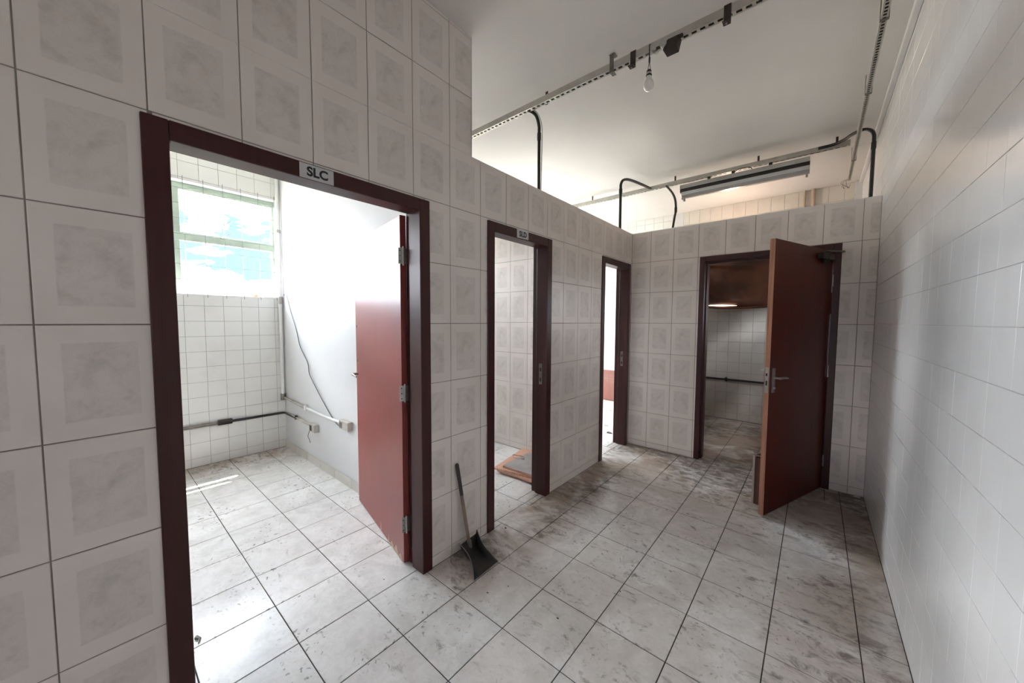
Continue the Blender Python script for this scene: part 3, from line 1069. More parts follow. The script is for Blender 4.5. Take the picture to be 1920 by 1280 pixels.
# chipped strip along the bottom near the hinge
for (a, b, h) in ((0.02, 0.09, 0.03), (0.08, 0.17, 0.048), (0.16, 0.24, 0.035), (0.25, 0.27, 0.055), (0.40, 0.425, 0.07)):
    mb.add([X1 @ Vector(q) for q in ((a, -0.0006, 0.011), (b, -0.0006, 0.011), ((a + b) / 2, -0.0006, 0.011 + h))], [(0, 1, 2)], 0)
tag(mb.build('bare_edge', M_EDGE, leaf1), 'bare pale wood along the worn edge')
for zc in (1.812, 1.027, 0.245):
    hinge(leaf1, o1, hp + Vector((0.006, -0.002, 0)) + ay * 0.017, (ay.x * -1, ay.y * -1, 0), zc)
Xh = X1 @ Matrix.Translation((LW - 0.06, 0.035, 0)) @ Matrix.Rotation(math.pi, 4, 'Z') @ Matrix.Scale(-1, 4, (0, 1, 0))
lever(leaf1, o1, X1 @ Matrix.Translation((LW - 0.055, 0.035, 0)), 1, 1.035, M_TARN)
lever(leaf1, o1, X1 @ Matrix.Translation((LW - 0.055, 0, 0)) @ Matrix.Scale(-1, 4, (1, 0, 0)), -1, 1.035, M_TARN, False)
mb = MB()
for z_ in (1.40, 1.135):
    mb.tube([X1 @ Vector((LW - 0.03, 0.001, z_)), X1 @ Vector((LW - 0.03, -0.0015, z_))], 0.010, 12)
mb.build('bored_hole', M_BLACK, leaf1)

# leaf of door 4: opened towards the camera, past a right angle
hp4 = Vector((0.090, 4.078, 0))
fe4 = Vector((-0.242, 3.178, 0))
ax = (fe4 - hp4).normalized()
ay = Vector((-ax.y, ax.x, 0))
if ay.x > 0:
    ay = -ay
LW4 = (fe4 - hp4).length
X4 = Matrix(((ax.x, ay.x, 0, hp4.x - o4.x), (ax.y, ay.y, 0, hp4.y - o4.y), (0, 0, 1, 0), (0, 0, 0, 1)))
mb = MB()
mb.box((0.004, 0, 0.010), (LW4 - 0.002, 0.034, 2.044), 0, X4)
leaf4 = mb.build('door_leaf', M_LEAF4, d4, bevel=0.002)
tag(leaf4, 'red-brown varnished door leaf with a steel lock')
mb = MB()
mb.box((LW4 - 0.002, 0.0, 0.012), (LW4, 0.034, 2.043), 0, X4)
tag(mb.build('edge_strip', M_EDGE4, leaf4), 'worn lighter brown edge')
mb = MB()
mb.box((LW4 - 0.001, 0.006, 0.930), (LW4 + 0.002, 0.028, 1.118), 0, X4)
mb.box((LW4 + 0.001, 0.012, 1.055), (LW4 + 0.006, 0.022, 1.075), 1, X4)
mb.box((LW4 + 0.001, 0.012, 0.985), (LW4 + 0.003, 0.022, 1.02), 1, X4)
tag(mb.build('lock_plate', [M_STEEL, M_BLACK], leaf4), 'steel lock plate')
lever(leaf4, o4, X4 @ Matrix.Translation((LW4 - 0.055, 0, 0)) @ Matrix.Scale(-1, 4, (1, 0, 0)), -1, 1.040, M_STEEL)
lever(leaf4, o4, X4 @ Matrix.Translation((LW4 - 0.055, 0.034, 0)) @ Matrix.Scale(-1, 4, (1, 0, 0)), 1, 1.085, M_STEEL)
for zc in (1.80, 1.03, 0.25):
    mb = MB()
    q = X4 @ Vector((0.0, -0.005, 0))
    mb.tube([(q.x, q.y, zc - 0.05), (q.x, q.y, zc + 0.05)], 0.006, 10)
    mb.build('hinge', M_STEEL, leaf4)
# door closer
mb = MB()
mb.box((0.10, -0.045, 1.955), (0.30, -0.002, 2.005), 0, X4)
mb.tube([X4 @ Vector((0.20, -0.025, 1.93)), X4 @ Vector((0.20, -0.025, 2.02))], 0.022, 16)
cl_ = mb.build('door_closer', M_DARKMET, leaf4, bevel=0.004)
mb = MB()
mb.tube([X4 @ Vector((0.20, -0.025, 2.025)), X4 @ Vector((0.02, -0.075, 2.03)), X4 @ Vector((-0.02, -0.05, 2.035))], 0.008, 8)
mb.build('closer_arm', M_TARN, cl_)
mb = MB()
mb.box((-0.003, -0.004, 1.70), (0.004, 0.002, 1.95), 0, X4).box((-0.003, -0.004, 1.0), (0.003, 0.002, 1.52), 0, X4)
mb.build('steel_edge_strip', M_STEEL, leaf4)


# ================================================================== SIGNS
def sign(name, text, yc, zc, w, h, rot, label):
    s = empty(name, (XL + 0.0106, yc, zc))
    tag(s, label, 'sign')
    mb = MB()
    mb.box((0, -w / 2, -h / 2), (0.0016, w / 2, h / 2))
    mb.build('plate', M_SIGN, s, bevel=0.0005)
    cu = D.curves.new('lettering', 'FONT')
    cu.body = text
    cu.size = h * 0.86
    cu.offset = 0.0019
    cu.extrude = 0.0003
    cu.align_x = 'CENTER'
    cu.align_y = 'CENTER'
    o = D.objects.new('tmp', cu)
    COL.objects.link(o)
    dg = bpy.context.evaluated_depsgraph_get()
    me = D.meshes.new_from_object(o.evaluated_get(dg))
    D.objects.remove(o)
    me.materials.clear()
    me.materials.append(M_INK)
    t = D.objects.new('lettering', me)
    COL.objects.link(t)
    t.parent = s
    t.matrix_local = Matrix(((0, 0, 1, 0.0019), (1, 0, 0, 0.002), (0, 1, 0, -0.001), (0, 0, 0, 1)))
    s.rotation_euler = (rot, 0, 0)


sign('door_sign', 'SLC', 0.6515, 2.0675, 0.137, 0.060, 0.0, 'white plate reading SLC above the nearest doorway')
sign('door_sign', 'SLD', 2.0535, 2.0705, 0.134, 0.059, 0.02, 'smaller-looking white plate reading SLD above the middle doorway')


# ================================================================== PIPES IN THE FIRST SIDE ROOM
def pipe_thing(name, pts, r, m, label, cat, extra=(), n=12, group=None, smooth=True):
    org = Vector(pts[0])
    t = empty(name, org)
    tag(t, label, cat, group)
    MB().tube([Vector(p) - org for p in pts], r, n).build('pipe', m, t, smooth=True)
    for (nm, ps, rr, mm) in extra:
        MB().tube([Vector(p) - org for p in ps], rr, n).build(nm, mm, t, smooth=True)
    return t


pipe_thing('vertical_conduit', [(XW + 0.035, YS - 0.030, ZC), (XW + 0.035, YS - 0.030, 0.60)], 0.018, M_PVC,
           'white vertical pipe in the corner beside the window', 'pipe',
           [('junction', [(XW + 0.035, YS - 0.030, 0.62), (XW + 0.035, YS - 0.030, 0.55)], 0.026, M_TARN),
            ('clip', [(XW + 0.035, YS - 0.030, 2.40), (XW + 0.035, YS - 0.030, 2.43)], 0.024, M_PVCG),
            ('clip', [(XW + 0.035, YS - 0.030, 1.70), (XW + 0.035, YS - 0.030, 1.62)], 0.023, M_PVCG)])
c = pipe_thing('upper_wall_conduit', [(XW + 0.06, YS - 0.022, 0.575), (-3.94, YS - 0.018, 0.55)], 0.013, M_PVCG,
               'upper conduit on the white side wall ending at a socket box', 'pipe',
               [('elbow', [(XW + 0.035, YS - 0.028, 0.585), (XW + 0.07, YS - 0.022, 0.572)], 0.018, M_TARN),
                ('clip', [(-3.93, YS - 0.02, 0.53), (-3.93, YS - 0.02, 0.585)], 0.016, M_PVC),
                ('pipe', [(-3.94, YS - 0.014, 0.55), (-3.50, YS - 0.014, 0.542), (-3.12, YS - 0.014, 0.548)], 0.012, M_PVC)])


def socket_box(x0, x1, z0, z1, label, dark):
    s = empty('socket_box', ((x0 + x1) / 2, YS, (z0 + z1) / 2))
    o = Vector(((x0 + x1) / 2, YS, (z0 + z1) / 2))
    tag(s, label, 'socket box')
    mb = MB()
    mb.box(Vector((x0, YS - 0.048, z0)) - o, Vector((x1, YS - 0.001, z1)) - o)
    mb.build('box_body', M_PVCG, s, bevel=0.004)
    mb = MB()
    mb.box(Vector((x0 - 0.002, YS - 0.040, z0 + 0.012)) - o, Vector((x0 + 0.001, YS - 0.012, z1 - 0.012)) - o)
    mb.box(Vector((x0 + 0.012, YS - 0.050, z0 + 0.012)) - o, Vector((x0 + 0.06, YS - 0.047, z1 - 0.012)) - o)
    mb.build('faceplate', dark, s, bevel=0.001)
    return s


socket_box(-3.775, -3.655, 0.352, 0.428, 'small grey socket box lower on the white wall with a dangling wire', M_BLACK)
socket_box(-3.115, -2.955, 0.512, 0.586, 'small grey socket box beside the edge of the open red door', M_TARN)
MB_ = MB().tube(smooth_path([(-3.76, YS - 0.05, 0.36), (-3.79, YS - 0.055, 0.30), (-3.775, YS - 0.05, 0.27), (-3.75, YS - 0.05, 0.24)]), 0.003, 6)
tag(MB_.build('loose_wire', M_CABLE, None, smooth=True), 'short loose wire hanging under the lower socket box', 'wire')

pipe_thing('black_wall_conduit', [(XW + 0.018, -1.2, 0.415), (XW + 0.018, 0.80, 0.406), (XW + 0.018, 1.33, 0.399), (XW + 0.030, 1.375, 0.400), (XW + 0.07, 1.386, 0.402), (-3.79, YS - 0.018, 0.398)],
           0.0125, M_BLACK, 'black conduit low on the tiled window wall running round the corner', 'pipe',
           [('coupling', [(XW + 0.020, 0.795, 0.406), (XW + 0.020, 0.91, 0.4045)], 0.028, M_BLACK),
            ('pipe', [(XW + 0.020, -1.2, 0.415), (XW + 0.020, 0.79, 0.406)], 0.0145, M_TARN),
            ('pipe', [(XW + 0.09, YS - 0.018, 0.402), (-3.79, YS - 0.018, 0.398)], 0.0145, M_PVCG),
            ('clip', [(-4.20, YS - 0.02, 0.385), (-4.20, YS - 0.02, 0.425)], 0.014, M_BLACK)])

cab = [(-4.52, YS - 0.012, 1.700), (-4.44, YS - 0.012, 1.55)]


def on_side(px, py):
    d = _f + RI * ((px - 960) / F_PX) - UP * ((py - 640) / F_PX)
    t = (YS - 0.012 - CAM.y) / d.y
    return CAM + d * t


cab = [on_side(*q) for q in ((532, 553), (537, 553), (545, 583), (556, 620), (563, 650), (577, 680), (580, 700), (590, 722), (610, 760), (628, 790), (643, 803), (651, 802))]
o_ = MB().tube(smooth_path(cab, 5), 0.0042, 6).build('hanging_cable', M_CABLE, None, smooth=True)
tag(o_, 'thin dark cable hanging across the white wall to the socket box', 'cable')

# debris on the window sill
for (y_, s_, m_, lb) in ((1.14, 0.016, M_BRICKD, 'left crumb of red brick on the window sill'), (1.175, 0.024, M_BRICKD, 'largest crumb of red brick, in the middle on the window sill'), (1.215, 0.014, M_PVCG, 'grey crumb right of the red ones on the window sill')):
    mb = MB()
    vs = []
    for a in range(6):
        for z_ in (0, 1):
            rr = s_ * random.uniform(0.7, 1.2) * (0.8 if z_ else 1)
            vs.append((rr * math.cos(a * 1.047), rr * math.sin(a * 1.047), z_ * s_ * 1.1))
    fs = [(2 * i, 2 * ((i + 1) % 6), 2 * ((i + 1) % 6) + 1, 2 * i + 1) for i in range(6)] + [tuple(2 * i + 1 for i in range(6)), tuple(2 * i for i in reversed(range(6)))]
    mb.add(vs, fs)
    o = mb.build('rubble_crumb', m_, None, loc=(XW - 0.03, y_, 1.6925))
    tag(o, lb, 'rubble', 'crumbs on the window sill')


# ================================================================== CEILING RAILS
def perforated_channel(name, a, b, w, h, pitch, slot, label, slotw=0.45):
    """sheet-steel channel from a to b (both at the rail's underside centre) with a slotted bottom flange"""
    a, b = Vector(a), Vector(b)
    ax = (b - a)
    Ln = ax.length
    ax.normalize()
    ay = Vector((-ax.y, ax.x, 0)).normalized()
    t = empty(name, a)
    tag(t, label, 'cable channel')
    X = Matrix(((ax.x, ay.x, 0, 0), (ax.y, ay.y, 0, 0), (ax.z, ay.z, 1, 0), (0, 0, 0, 1)))
    th = 0.002
    mb = MB()
    mb.box((0, -w / 2, th), (Ln, -w / 2 + th, h), 0, X).box((0, w / 2 - th, th), (Ln, w / 2, h), 0, X).box((0, -w / 2, h), (Ln, w / 2, h + th), 0, X)
    mb.build('channel', M_GALV, t)
    mb = MB()
    sw = w * slotw / 2
    x = 0.0
    mb.box((0, -w / 2, 0), (Ln, -sw, th), 0, X).box((0, sw, 0), (Ln, w / 2, th), 0, X)
    while x < Ln:
        mb.box((x, -sw, 0), (min(x + pitch - slot, Ln), sw, th), 0, X)
        x += pitch
    tag(mb.build('slotted_flange', M_GALV, t), 'flange with a row of slots')
    mb = MB()  # black strip inside the channel, painting in the shade behind the slots
    mb.box((0, -w / 2 + th, h * 0.55), (Ln, w / 2 - th, h * 0.57), 0, X)
    mb.build('slot_shade', M_BLACK, t)
    return t


R1Y, R1Z = 2.252, 3.062
R2Y, R2Z = 4.50, 3.045
R3X, R3Z = 0.197, 3.035
r1 = perforated_channel('cable_channel', (-4.4, R1Y, R1Z), (XR - 0.01, R1Y, R1Z), 0.040, 0.040, 0.043, 0.026,
                        'nearest slotted metal channel under the ceiling, carrying the bulb')
r2 = perforated_channel('cable_channel', (-4.4, R2Y, R2Z), (0.17, R2Y, R2Z), 0.040, 0.040, 0.045, 0.028,
                        'farther slotted metal channel above the grey light fixture')
r3 = perforated_channel('cable_channel', (R3X - 0.004, -0.5, R3Z - 0.006), (R3X + 0.02, 5.55, R3Z - 0.006), 0.028, 0.022, 0.028, 0.017,
                        'slotted metal channel running along the right wall with a frayed end', 0.50)
# hangers that hold the channels under the ceiling
mb = MB()
mb.box((-0.013, -0.0245, -0.058), (0.013, -0.0212, 0.0465)).box((-0.013, -0.0245, -0.064), (0.013, 0.021, -0.0605)).box((-0.018, -0.0245, 0.0455), (0.018, 0.02, 0.0485))
mb.build('hanger', M_TARN, r1, loc=Vector((-1.065, R1Y, ZC - 0.05)) - Vector((-4.4, R1Y, R1Z)))
for x_ in (-3.2, -1.60, 0.1):
    MB().box((-0.011, 0.021, -0.045), (0.011, 0.024, 0.049)).build('hanger', M_DARKMET, r1, loc=Vector((x_, R1Y, ZC - 0.05)) - Vector((-4.4, R1Y, R1Z)))
for x_ in (-2.40, -1.33, -0.52, 0.08):
    MB().box((-0.009, 0.021, -0.05), (0.009, 0.024, 0.049)).build('hanger', M_DARKMET, r2, loc=Vector((x_, R2Y, ZC - 0.05)) - Vector((-4.4, R2Y, R2Z)))
for y_ in (1.2, 2.75, 3.55, 4.9):
    mb = MB()
    mb.box((-0.018, -0.010, 0.0), (-0.0150, 0.010, ZC - R3Z + 0.006)).box((0.0150, -0.010, 0.0), (0.018, 0.010, ZC - R3Z + 0.006)).box((-0.018, -0.010, -0.003), (0.018, 0.010, 0.0))
    mb.build('hanger', M_TARN, r3, loc=(0.002 + (y_ + 0.5) * 0.004, y_ + 0.5, 0))
# frayed wires at the end of the third channel
mb = MB()
for k in range(3):
    p0 = Vector((0.01 * k - 0.01, 6.03, 0.01))
    mb.tube(smooth_path([p0, p0 + Vector((random.uniform(-.05, .05), .05, -.02)), p0 + Vector((random.uniform(-.06, .06), .10, -.07)), p0 + Vector((random.uniform(-.05, .05), .12, -.03))]), 0.002, 5)
mb.build('frayed_wire', M_TARN, r3, smooth=True)

# flat steel straps hooked over the first channel
for i_, (x_, lb) in enumerate(((-0.925, 'dark flat steel strap with a bolt hanging beside the bulb'), (-0.420, 'dark flat steel strap hanging nearest on the first ceiling channel'))):
    mb = MB()
    mb.box((-0.017, -0.0245, -0.055), (0.017, -0.0215, 0.044)).box((-0.017, -0.0245, 0.042), (0.017, 0.02, 0.045))
    mb.box((-0.017, -0.060, -0.058), (0.017, -0.0215, -0.055))
    s_ = empty('steel_strap', (x_, R1Y, R1Z))
    tag(s_, lb, 'bracket')
    stp = mb.build('strap', M_DARKMET, s_)
    mb = MB()
    mb.tube([(0, -0.042, -0.064), (0, -0.042, -0.054)], 0.006, 8)
    mb.build('bolt', M_STEEL, stp)

# bulb on its flex
bx, by = -0.823, R1Y - 0.026
b_ = empty('hanging_bulb', (bx, by, 3.10))
tag(b_, 'unlit frosted light bulb hanging on a black flex from the channel', 'light bulb')
mb = MB()
mb.tube(smooth_path([(0.004, 0.022, -0.006), (0.0, -0.001, -0.008), (0, 0, -0.06), (0.001, 0, -0.085)]), 0.0035, 6)
mb.tube([(0.001, 0, -0.080), (0.001, 0, -0.108)], 0.0055, 8)
mb.tube([(0.001, 0, -0.10), (-0.008, 0, -0.158)], 0.0018, 5)
mb.tube([(0.001, 0, -0.10), (0.009, 0, -0.158)], 0.0018, 5)
mb.build('flex', M_BLACK, b_, smooth=True)


def lathe(prof, n=20):
    mb = MB()
    vs, fs = [], []
    for (r, z) in prof:
        for k in range(n):
            vs.append((r * math.cos(2 * math.pi * k / n), r * math.sin(2 * math.pi * k / n), z))
    for i in range(len(prof) - 1):
        for k in range(n):
            fs.append((i * n + k, (i + 1) * n + k, (i + 1) * n + (k + 1) % n, i * n + (k + 1) % n))
    fs.append(tuple(range(n)))
    fs.append(tuple(reversed(range((len(prof) - 1) * n, len(prof) * n))))
    return mb.add(vs, fs)


lathe([(0.011, -0.152), (0.014, -0.156), (0.015, -0.166)]).build('socket_cap', M_BLACK, b_, smooth=True)
lathe([(0.0145, -0.166), (0.0155, -0.178)]).build('socket_ring', M_PVCG, b_, smooth=True)
lathe([(0.016, -0.178), (0.0175, -0.184), (0.0165, -0.187)]).build('socket_skirt', M_BLACK, b_, smooth=True)
lathe([(0.014, -0.187), (0.017, -0.204), (0.0205, -0.212)]).build('bulb_base', M_PVC, b_, smooth=True)
prof = [(0.0207, -0.212), (0.025, -0.2195), (0.0285, -0.229), (0.0297, -0.240), (0.0285, -0.2505), (0.0245, -0.2605), (0.017, -0.2675), (0.008, -0.2708), (0.001, -0.2715)]
lathe(prof, 28).build('globe', M_BULB, b_, smooth=True)

# small dark lamp housing clamped under the channel
hx = -0.70
h_ = empty('lamp_housing', (hx, R1Y, R1Z))
tag(h_, 'small dark metal housing clamped under the channel right of the bulb', 'housing')
mb = MB()
mb.add([(-0.038, -0.055, -0.056), (0.034, -0.055, -0.056), (0.048, -0.05, -0.004), (-0.015, -0.05, -0.004),
        (-0.032, 0.01, -0.064), (0.034, 0.01, -0.064), (0.048, 0.01, -0.003), (-0.015, 0.01, -0.003)],
       [(0, 1, 2, 3), (5, 4, 7, 6), (1, 5, 6, 2), (4, 0, 3, 7), (3, 2, 6, 7), (4, 5, 1, 0)])
mb.build('housing_body', M_DARKMET, h_, bevel=0.003)
mb = MB()
mb.tube([(-0.035, -0.03, -0.020), (-0.035, -0.066, -0.022)], 0.019, 20)
mb.build('round_knob', M_FIX, h_, smooth=True)
mb = MB()
mb.box((-0.085, -0.03, -0.016), (-0.03, -0.02, -0.002)).build('clamp', M_DARKMET, h_, bevel=0.002)
MB().box((0.045, -0.045, -0.018), (0.066, -0.028, -0.002)).build('clamp', M_DARKMET, h_, bevel=0.002)
mb = MB()
mb.tube(smooth_path([(-0.10, -0.025, -0.004), (-0.095, -0.03, -0.03), (-0.075, -0.03, -0.045), (-0.055, -0.03, -0.02)]), 0.0018, 5)
mb.tube(smooth_path([(-0.10, -0.025, -0.006), (-0.085, -0.03, -0.04), (-0.06, -0.03, -0.03)]), 0.0018, 5)
mb.build('wire_loop', M_STEEL, h_, smooth=True)

# fluorescent batten without tubes
fx = empty('batten_light', (-0.68, R2Y, 2.93))
tag(fx, 'long grey fluorescent fixture without tubes under the farther channel', 'light fixture')
fo = Vector((-0.68, R2Y, 2.93))
x0, x1 = -1.255 - fo.x, -0.105 - fo.x
mb = MB()
prof = [(-0.055, 0.078), (-0.055, 0.034), (-0.05, 0.034), (-0.05, 0.073), (0.05, 0.073), (0.05, 0.034), (0.055, 0.034), (0.055, 0.078)]
vs = [(x, p[0], p[1]) for x in (x0, x1) for p in prof]
n_ = len(prof)
mb.add(vs, [(i, (i + 1) % n_, n_ + (i + 1) % n_, n_ + i) for i in range(n_)] + [(7, 6, 5, 4), (7, 4, 3, 0), (3, 2, 1, 0), (n_ + 4, n_ + 5, n_ + 6, n_ + 7), (n_, n_ + 3, n_ + 4, n_ + 7), (n_, n_ + 1, n_ + 2, n_ + 3)])
mb.build('housing', M_FIX, fx)
mb = MB()
mb.box((x0, -0.044, -0.004), (x1, 0.044, 0.04))
mb.build('dark_slot', M_BLACK, fx)
mb = MB()
prof = [(-0.058, -0.004), (-0.058, -0.040), (-0.020, -0.062), (0.020, -0.062), (0.058, -0.040), (0.058, -0.004)]
vs = [(x, p[0], p[1]) for x in (x0 + 0.02, x1) for p in prof]
n_ = len(prof)
mb.add(vs, [(i, n_ + i, n_ + (i + 1) % n_, (i + 1) % n_) for i in range(n_)] + [tuple(range(n_)), tuple(reversed(range(n_, 2 * n_)))])
refl = mb.build('reflector', M_FIXR, fx)
for xx in (x0 + 0.02, x1 - 0.03):
    for yy in (-0.05, 0.025):
        MB().box((xx, yy, -0.085), (xx + 0.018, yy + 0.025, -0.055)).build('tube_holder', M_PVCG, refl, bevel=0.002)
for xx in (-0.964, -0.735, -0.412):
    mb = MB()
    mb.box((xx - fo.x - 0.015, -0.024, 0.076), (xx - fo.x + 0.015, -0.020, 0.1145)).box((xx - fo.x - 0.015, -0.024, 0.1115), (xx - fo.x + 0.015, 0.018, 0.1145))
    mb.build('hanging_strap', M_DARKMET, fx)
mb = MB()
mb.tube(smooth_path([(-0.05, -0.03, 0.09), (0.0, -0.040, 0.112), (0.09, -0.040, 0.108), (0.12, -0.03, 0.08)]), 0.0035, 6)
mb.build('supply_wire', M_BLACK, fx, smooth=True)

# black conduits rising from the top of the low walls
tops = [
    ([(-1.725, 2.355, ZL), (-1.725, 2.353, 2.90), (-1.722, 2.345, 2.98), (-1.728, 2.32, 3.04), (-1.745, 2.285, 3.065), (-1.77, 2.25, 3.074)], 0.0125,
     'black conduit rising from the low left wall to the nearest channel'),
    ([(-1.725, 3.90, ZL), (-1.725, 3.90, 2.90), (-1.725, 3.905, 2.98), (-1.71, 3.94, 3.03), (-1.68, 4.05, 3.055), (-1.63, 4.30, 3.06), (-1.60, 4.47, 3.06)], 0.0150,
     'black conduit rising where the low left and far walls meet'),
    ([(-1.237, 4.16, ZL), (-1.222, 4.16, 2.56), (-1.212, 4.17, 2.66), (-1.235, 4.22, 2.78), (-1.30, 4.33, 2.90), (-1.40, 4.46, 3.03), (-1.42, 4.49, 3.05)], 0.0115,
     'black conduit rising from the far wall left of the light fixture'),
    ([(0.297, 4.16, ZL), (0.297, 4.16, 2.88), (0.294, 4.165, 2.97), (0.270, 4.19, 3.02), (0.225, 4.23, 3.05), (0.17, 4.31, 3.062), (0.12, 4.41, 3.068), (0.05, 4.468, 3.070), (-0.05, 4.470, 3.070)], 0.0130,
     'black conduit rising in the right corner and bending to the left'),
]
for pts, r_, lb in tops:
    org = Vector(pts[0])
    t = empty('ceiling_conduit', org)
    tag(t, lb, 'conduit', None)
    MB().tube([p - org for p in smooth_path(pts, 5)], r_, 12).build('conduit', M_BLACK, t, smooth=True)
    zz = [p for p in pts if p[2] > 2.6][0]
    MB().tube([Vector(zz) - org + Vector((0, 0, -0.03)), Vector(zz) - org + Vector((0, 0, 0.025))], r_ * 1.25, 12).build('sleeve', M_BLACK, t, smooth=True)
# pale wire taped to the first conduit
o_ = MB().tube(smooth_path([(-1.700, 2.350, ZL), (-1.698, 2.350, 2.65), (-1.692, 2.346, 2.85), (-1.690, 2.335, 2.98), (-1.715, 2.30, 3.06), (-1.76, 2.262, 3.09)], 5), 0.0035, 6).build('pale_wire', M_PVCG, None, smooth=True)
tag(o_, 'thin pale wire running beside the nearest black conduit', 'wire')
# lump of mortar left on the coping
mb = MB()
mb.add([(-0.03, -0.05, 0), (0.03, -0.05, 0), (0.03, 0.05, 0), (-0.03, 0.05, 0), (-0.02, -0.03, 0.014), (0.02, -0.025, 0.012), (0.02, 0.03, 0.010), (-0.02, 0.03, 0.012)],
       [(0, 3, 2, 1), (4, 5, 6, 7), (0, 1, 5, 4), (1, 2, 6, 5), (2, 3, 7, 6), (3, 0, 4, 7)])
o_ = mb.build('mortar_lump', M_PVCG, None, loc=(-1.69, 3.02, ZL))
tag(o_, 'flat lump of mortar on top of the low left wall', 'rubble')

# ================================================================== REAR ROOM
pipe_thing('vertical_pipe', [(-0.178, YB - 0.016, 0.0), (-0.178, YB - 0.016, ZC)], 0.012, M_PIPE, 'thinner beige pipe on the rearmost wall, left of its pair', 'pipe')
pipe_thing('vertical_pipe', [(-0.090, YB - 0.024, 0.0), (-0.090, YB - 0.024, ZC)], 0.021, M_PIPE, 'thicker beige pipe on the rearmost wall, right of its pair', 'pipe')
pipe_thing('low_wall_pipe', [(XL, YB - 0.022, 0.597), (XR, YB - 0.022, 0.592)], 0.014, M_BLACK, 'dark pipe running low across the rear room wall', 'pipe',
           [('coupling', [(-1.005, YB - 0.022, 0.596), (-0.965, YB - 0.022, 0.596)], 0.022, M_BLACK),
            ('clip', [(-0.985, YB - 0.022, 0.565), (-0.985, YB - 0.022, 0.63)], 0.009, M_BLACK)])

# rusty extractor hood hanging in the rear room
hd = empty('extractor_hood', (-0.70, 5.35, 1.62))
tag(hd, 'rust-brown metal hood hanging at head height in the rear room', 'hood')
mb = MB()
nx = 24
prof = []
vs, fs = [], []
# front sheet: leans back towards the top, belly sags between its ends
rows = 9
for j in range(rows):
    t_ = j / (rows - 1)
    for i in range(nx + 1):
        s_ = i / nx
        x = -0.52 + 1.04 * s_
        sag = -0.018 * math.sin(math.pi * min(1, s_ * 1.25)) * (1 - t_)
        z = 0.03 + sag + 0.80 * t_
        y = -0.15 + 0.25 * t_ - 0.055 * math.sin(math.pi * (s_ * 1.5 + .1)) * math.sin(math.pi * t_) + 0.03 * math.sin(9 * s_ + 5 * t_) * math.sin(math.pi * t_)
        vs.append((x, y, z))
for j in range(rows - 1):
    for i in range(nx):
        a = j * (nx + 1) + i
        fs.append((a, a + 1, a + nx + 2, a + nx + 1))
mb.add(vs, fs)
o_ = mb.build('front_sheet', M_RUST, hd, smooth=True)
o_.modifiers.new('thick', 'SOLIDIFY').thickness = 0.004
tag(o_, 'buckled rust-brown front sheet')
mb = MB()
for sx in (-0.52, 0.52):
    mb.add([(sx, -0.15, 0.03), (sx, 0.55, 0.03), (sx, 0.42, 0.83), (sx, 0.10, 0.83), (sx + 0.004, -0.15, 0.03), (sx + 0.004, 0.55, 0.03), (sx + 0.004, 0.42, 0.83), (sx + 0.004, 0.10, 0.83)],
           [(0, 1, 2, 3), (7, 6, 5, 4), (0, 3, 7, 4), (1, 0, 4, 5), (2, 1, 5, 6), (3, 2, 6, 7)])
mb.box((-0.52, 0.42, 0.03), (0.52, 0.424, 0.83)).box((-0.52, 0.10, 0.83), (0.52, 0.424, 0.834))
mb.build('hood_body', M_RUST, hd)
for sx in (-0.45, 0.45):
    MB().box((sx - 0.015, 0.42, 0.70), (sx + 0.015, YB - 5.35 - 0.002, 0.73)).build('wall_arm', M_RUST, hd)
# pale crumpled foil along the top of the sheet
mb = MB()
vs, fs = [], []
for i in range(13):
    x = -0.46 + 0.58 * i / 12
    z = 0.560 + 0.030 * i / 12 + random.uniform(-0.004, 0.004)
    hgt = 0.045 * (1 - i / 12) + 0.006
    y = -0.085 + random.uniform(-0.006, 0.004)
    vs += [(x, y - 0.02, z), (x, y - 0.01, z + hgt), (x, y, z), (x, y + 0.01, z + hgt)]
for i in range(12):
    a = i * 4
    fs += [(a, a + 4, a + 5, a + 1), (a + 2, a + 3, a + 7, a + 6), (a, a + 2, a + 6, a + 4), (a + 1, a + 5, a + 7, a + 3)]
mb.add(vs, fs)
tag(mb.build('foil_strip', M_FOIL, hd), 'pale crumpled strip along the top')
# curled lip along the lower edge
pts = [(-0.52 + 1.04 * k / 20, -0.155, 0.028 - 0.030 * math.sin(math.pi * min(1, k / 20 * 1.15))) for k in range(21)]
o_ = MB().tube(pts, 0.012, 8).build('curled_lip', M_RUST, hd, smooth=True)
mb = MB()  # glowing strip in place of light seen through the gap below
pts = [(-0.385 + 0.33 * k / 12, -0.170, 0.038 - 0.008 * k / 12) for k in range(13)]
mb.tube(pts, [0.002 + 0.009 * math.sin(math.pi * k / 12) for k in range(13)], 10)
o_ = mb.build('hood_gap_glow', M_GAPGLOW, hd, smooth=True)
tag(o_, 'narrow glowing strip standing in for the bright gap under the hood')

# bulb added above the hood to warm the ceiling, unseen behind the far wall
rb = empty('added_bulb', (-0.95, 5.62, 2.530))
tag(rb, 'added unseen warm bulb standing on top of the rusty hood, behind the far wall', 'light bulb')
lathe([(0.024, -0.075), (0.016, -0.06), (0.014, -0.033)]).build('socket', M_BLACK, rb, smooth=True)
lathe([(0.012, -0.036), (0.028, -0.012), (0.032, 0.004), (0.026, 0.022), (0.012, 0.033), (0.001, 0.035)]).build('globe', M_ADDBULB, rb, smooth=True)

# low brown fibreboard box behind the open far door
bo = Vector((-0.20, 3.55, 0))
bxo = empty('fibreboard_box', bo)
tag(bxo, 'low brown fibreboard box with a pale edge behind the open far door', 'box')
X5 = Matrix.Rotation(math.radians(70), 4, 'Z')
A = Vector((-0.338, 3.385, 0)) - bo


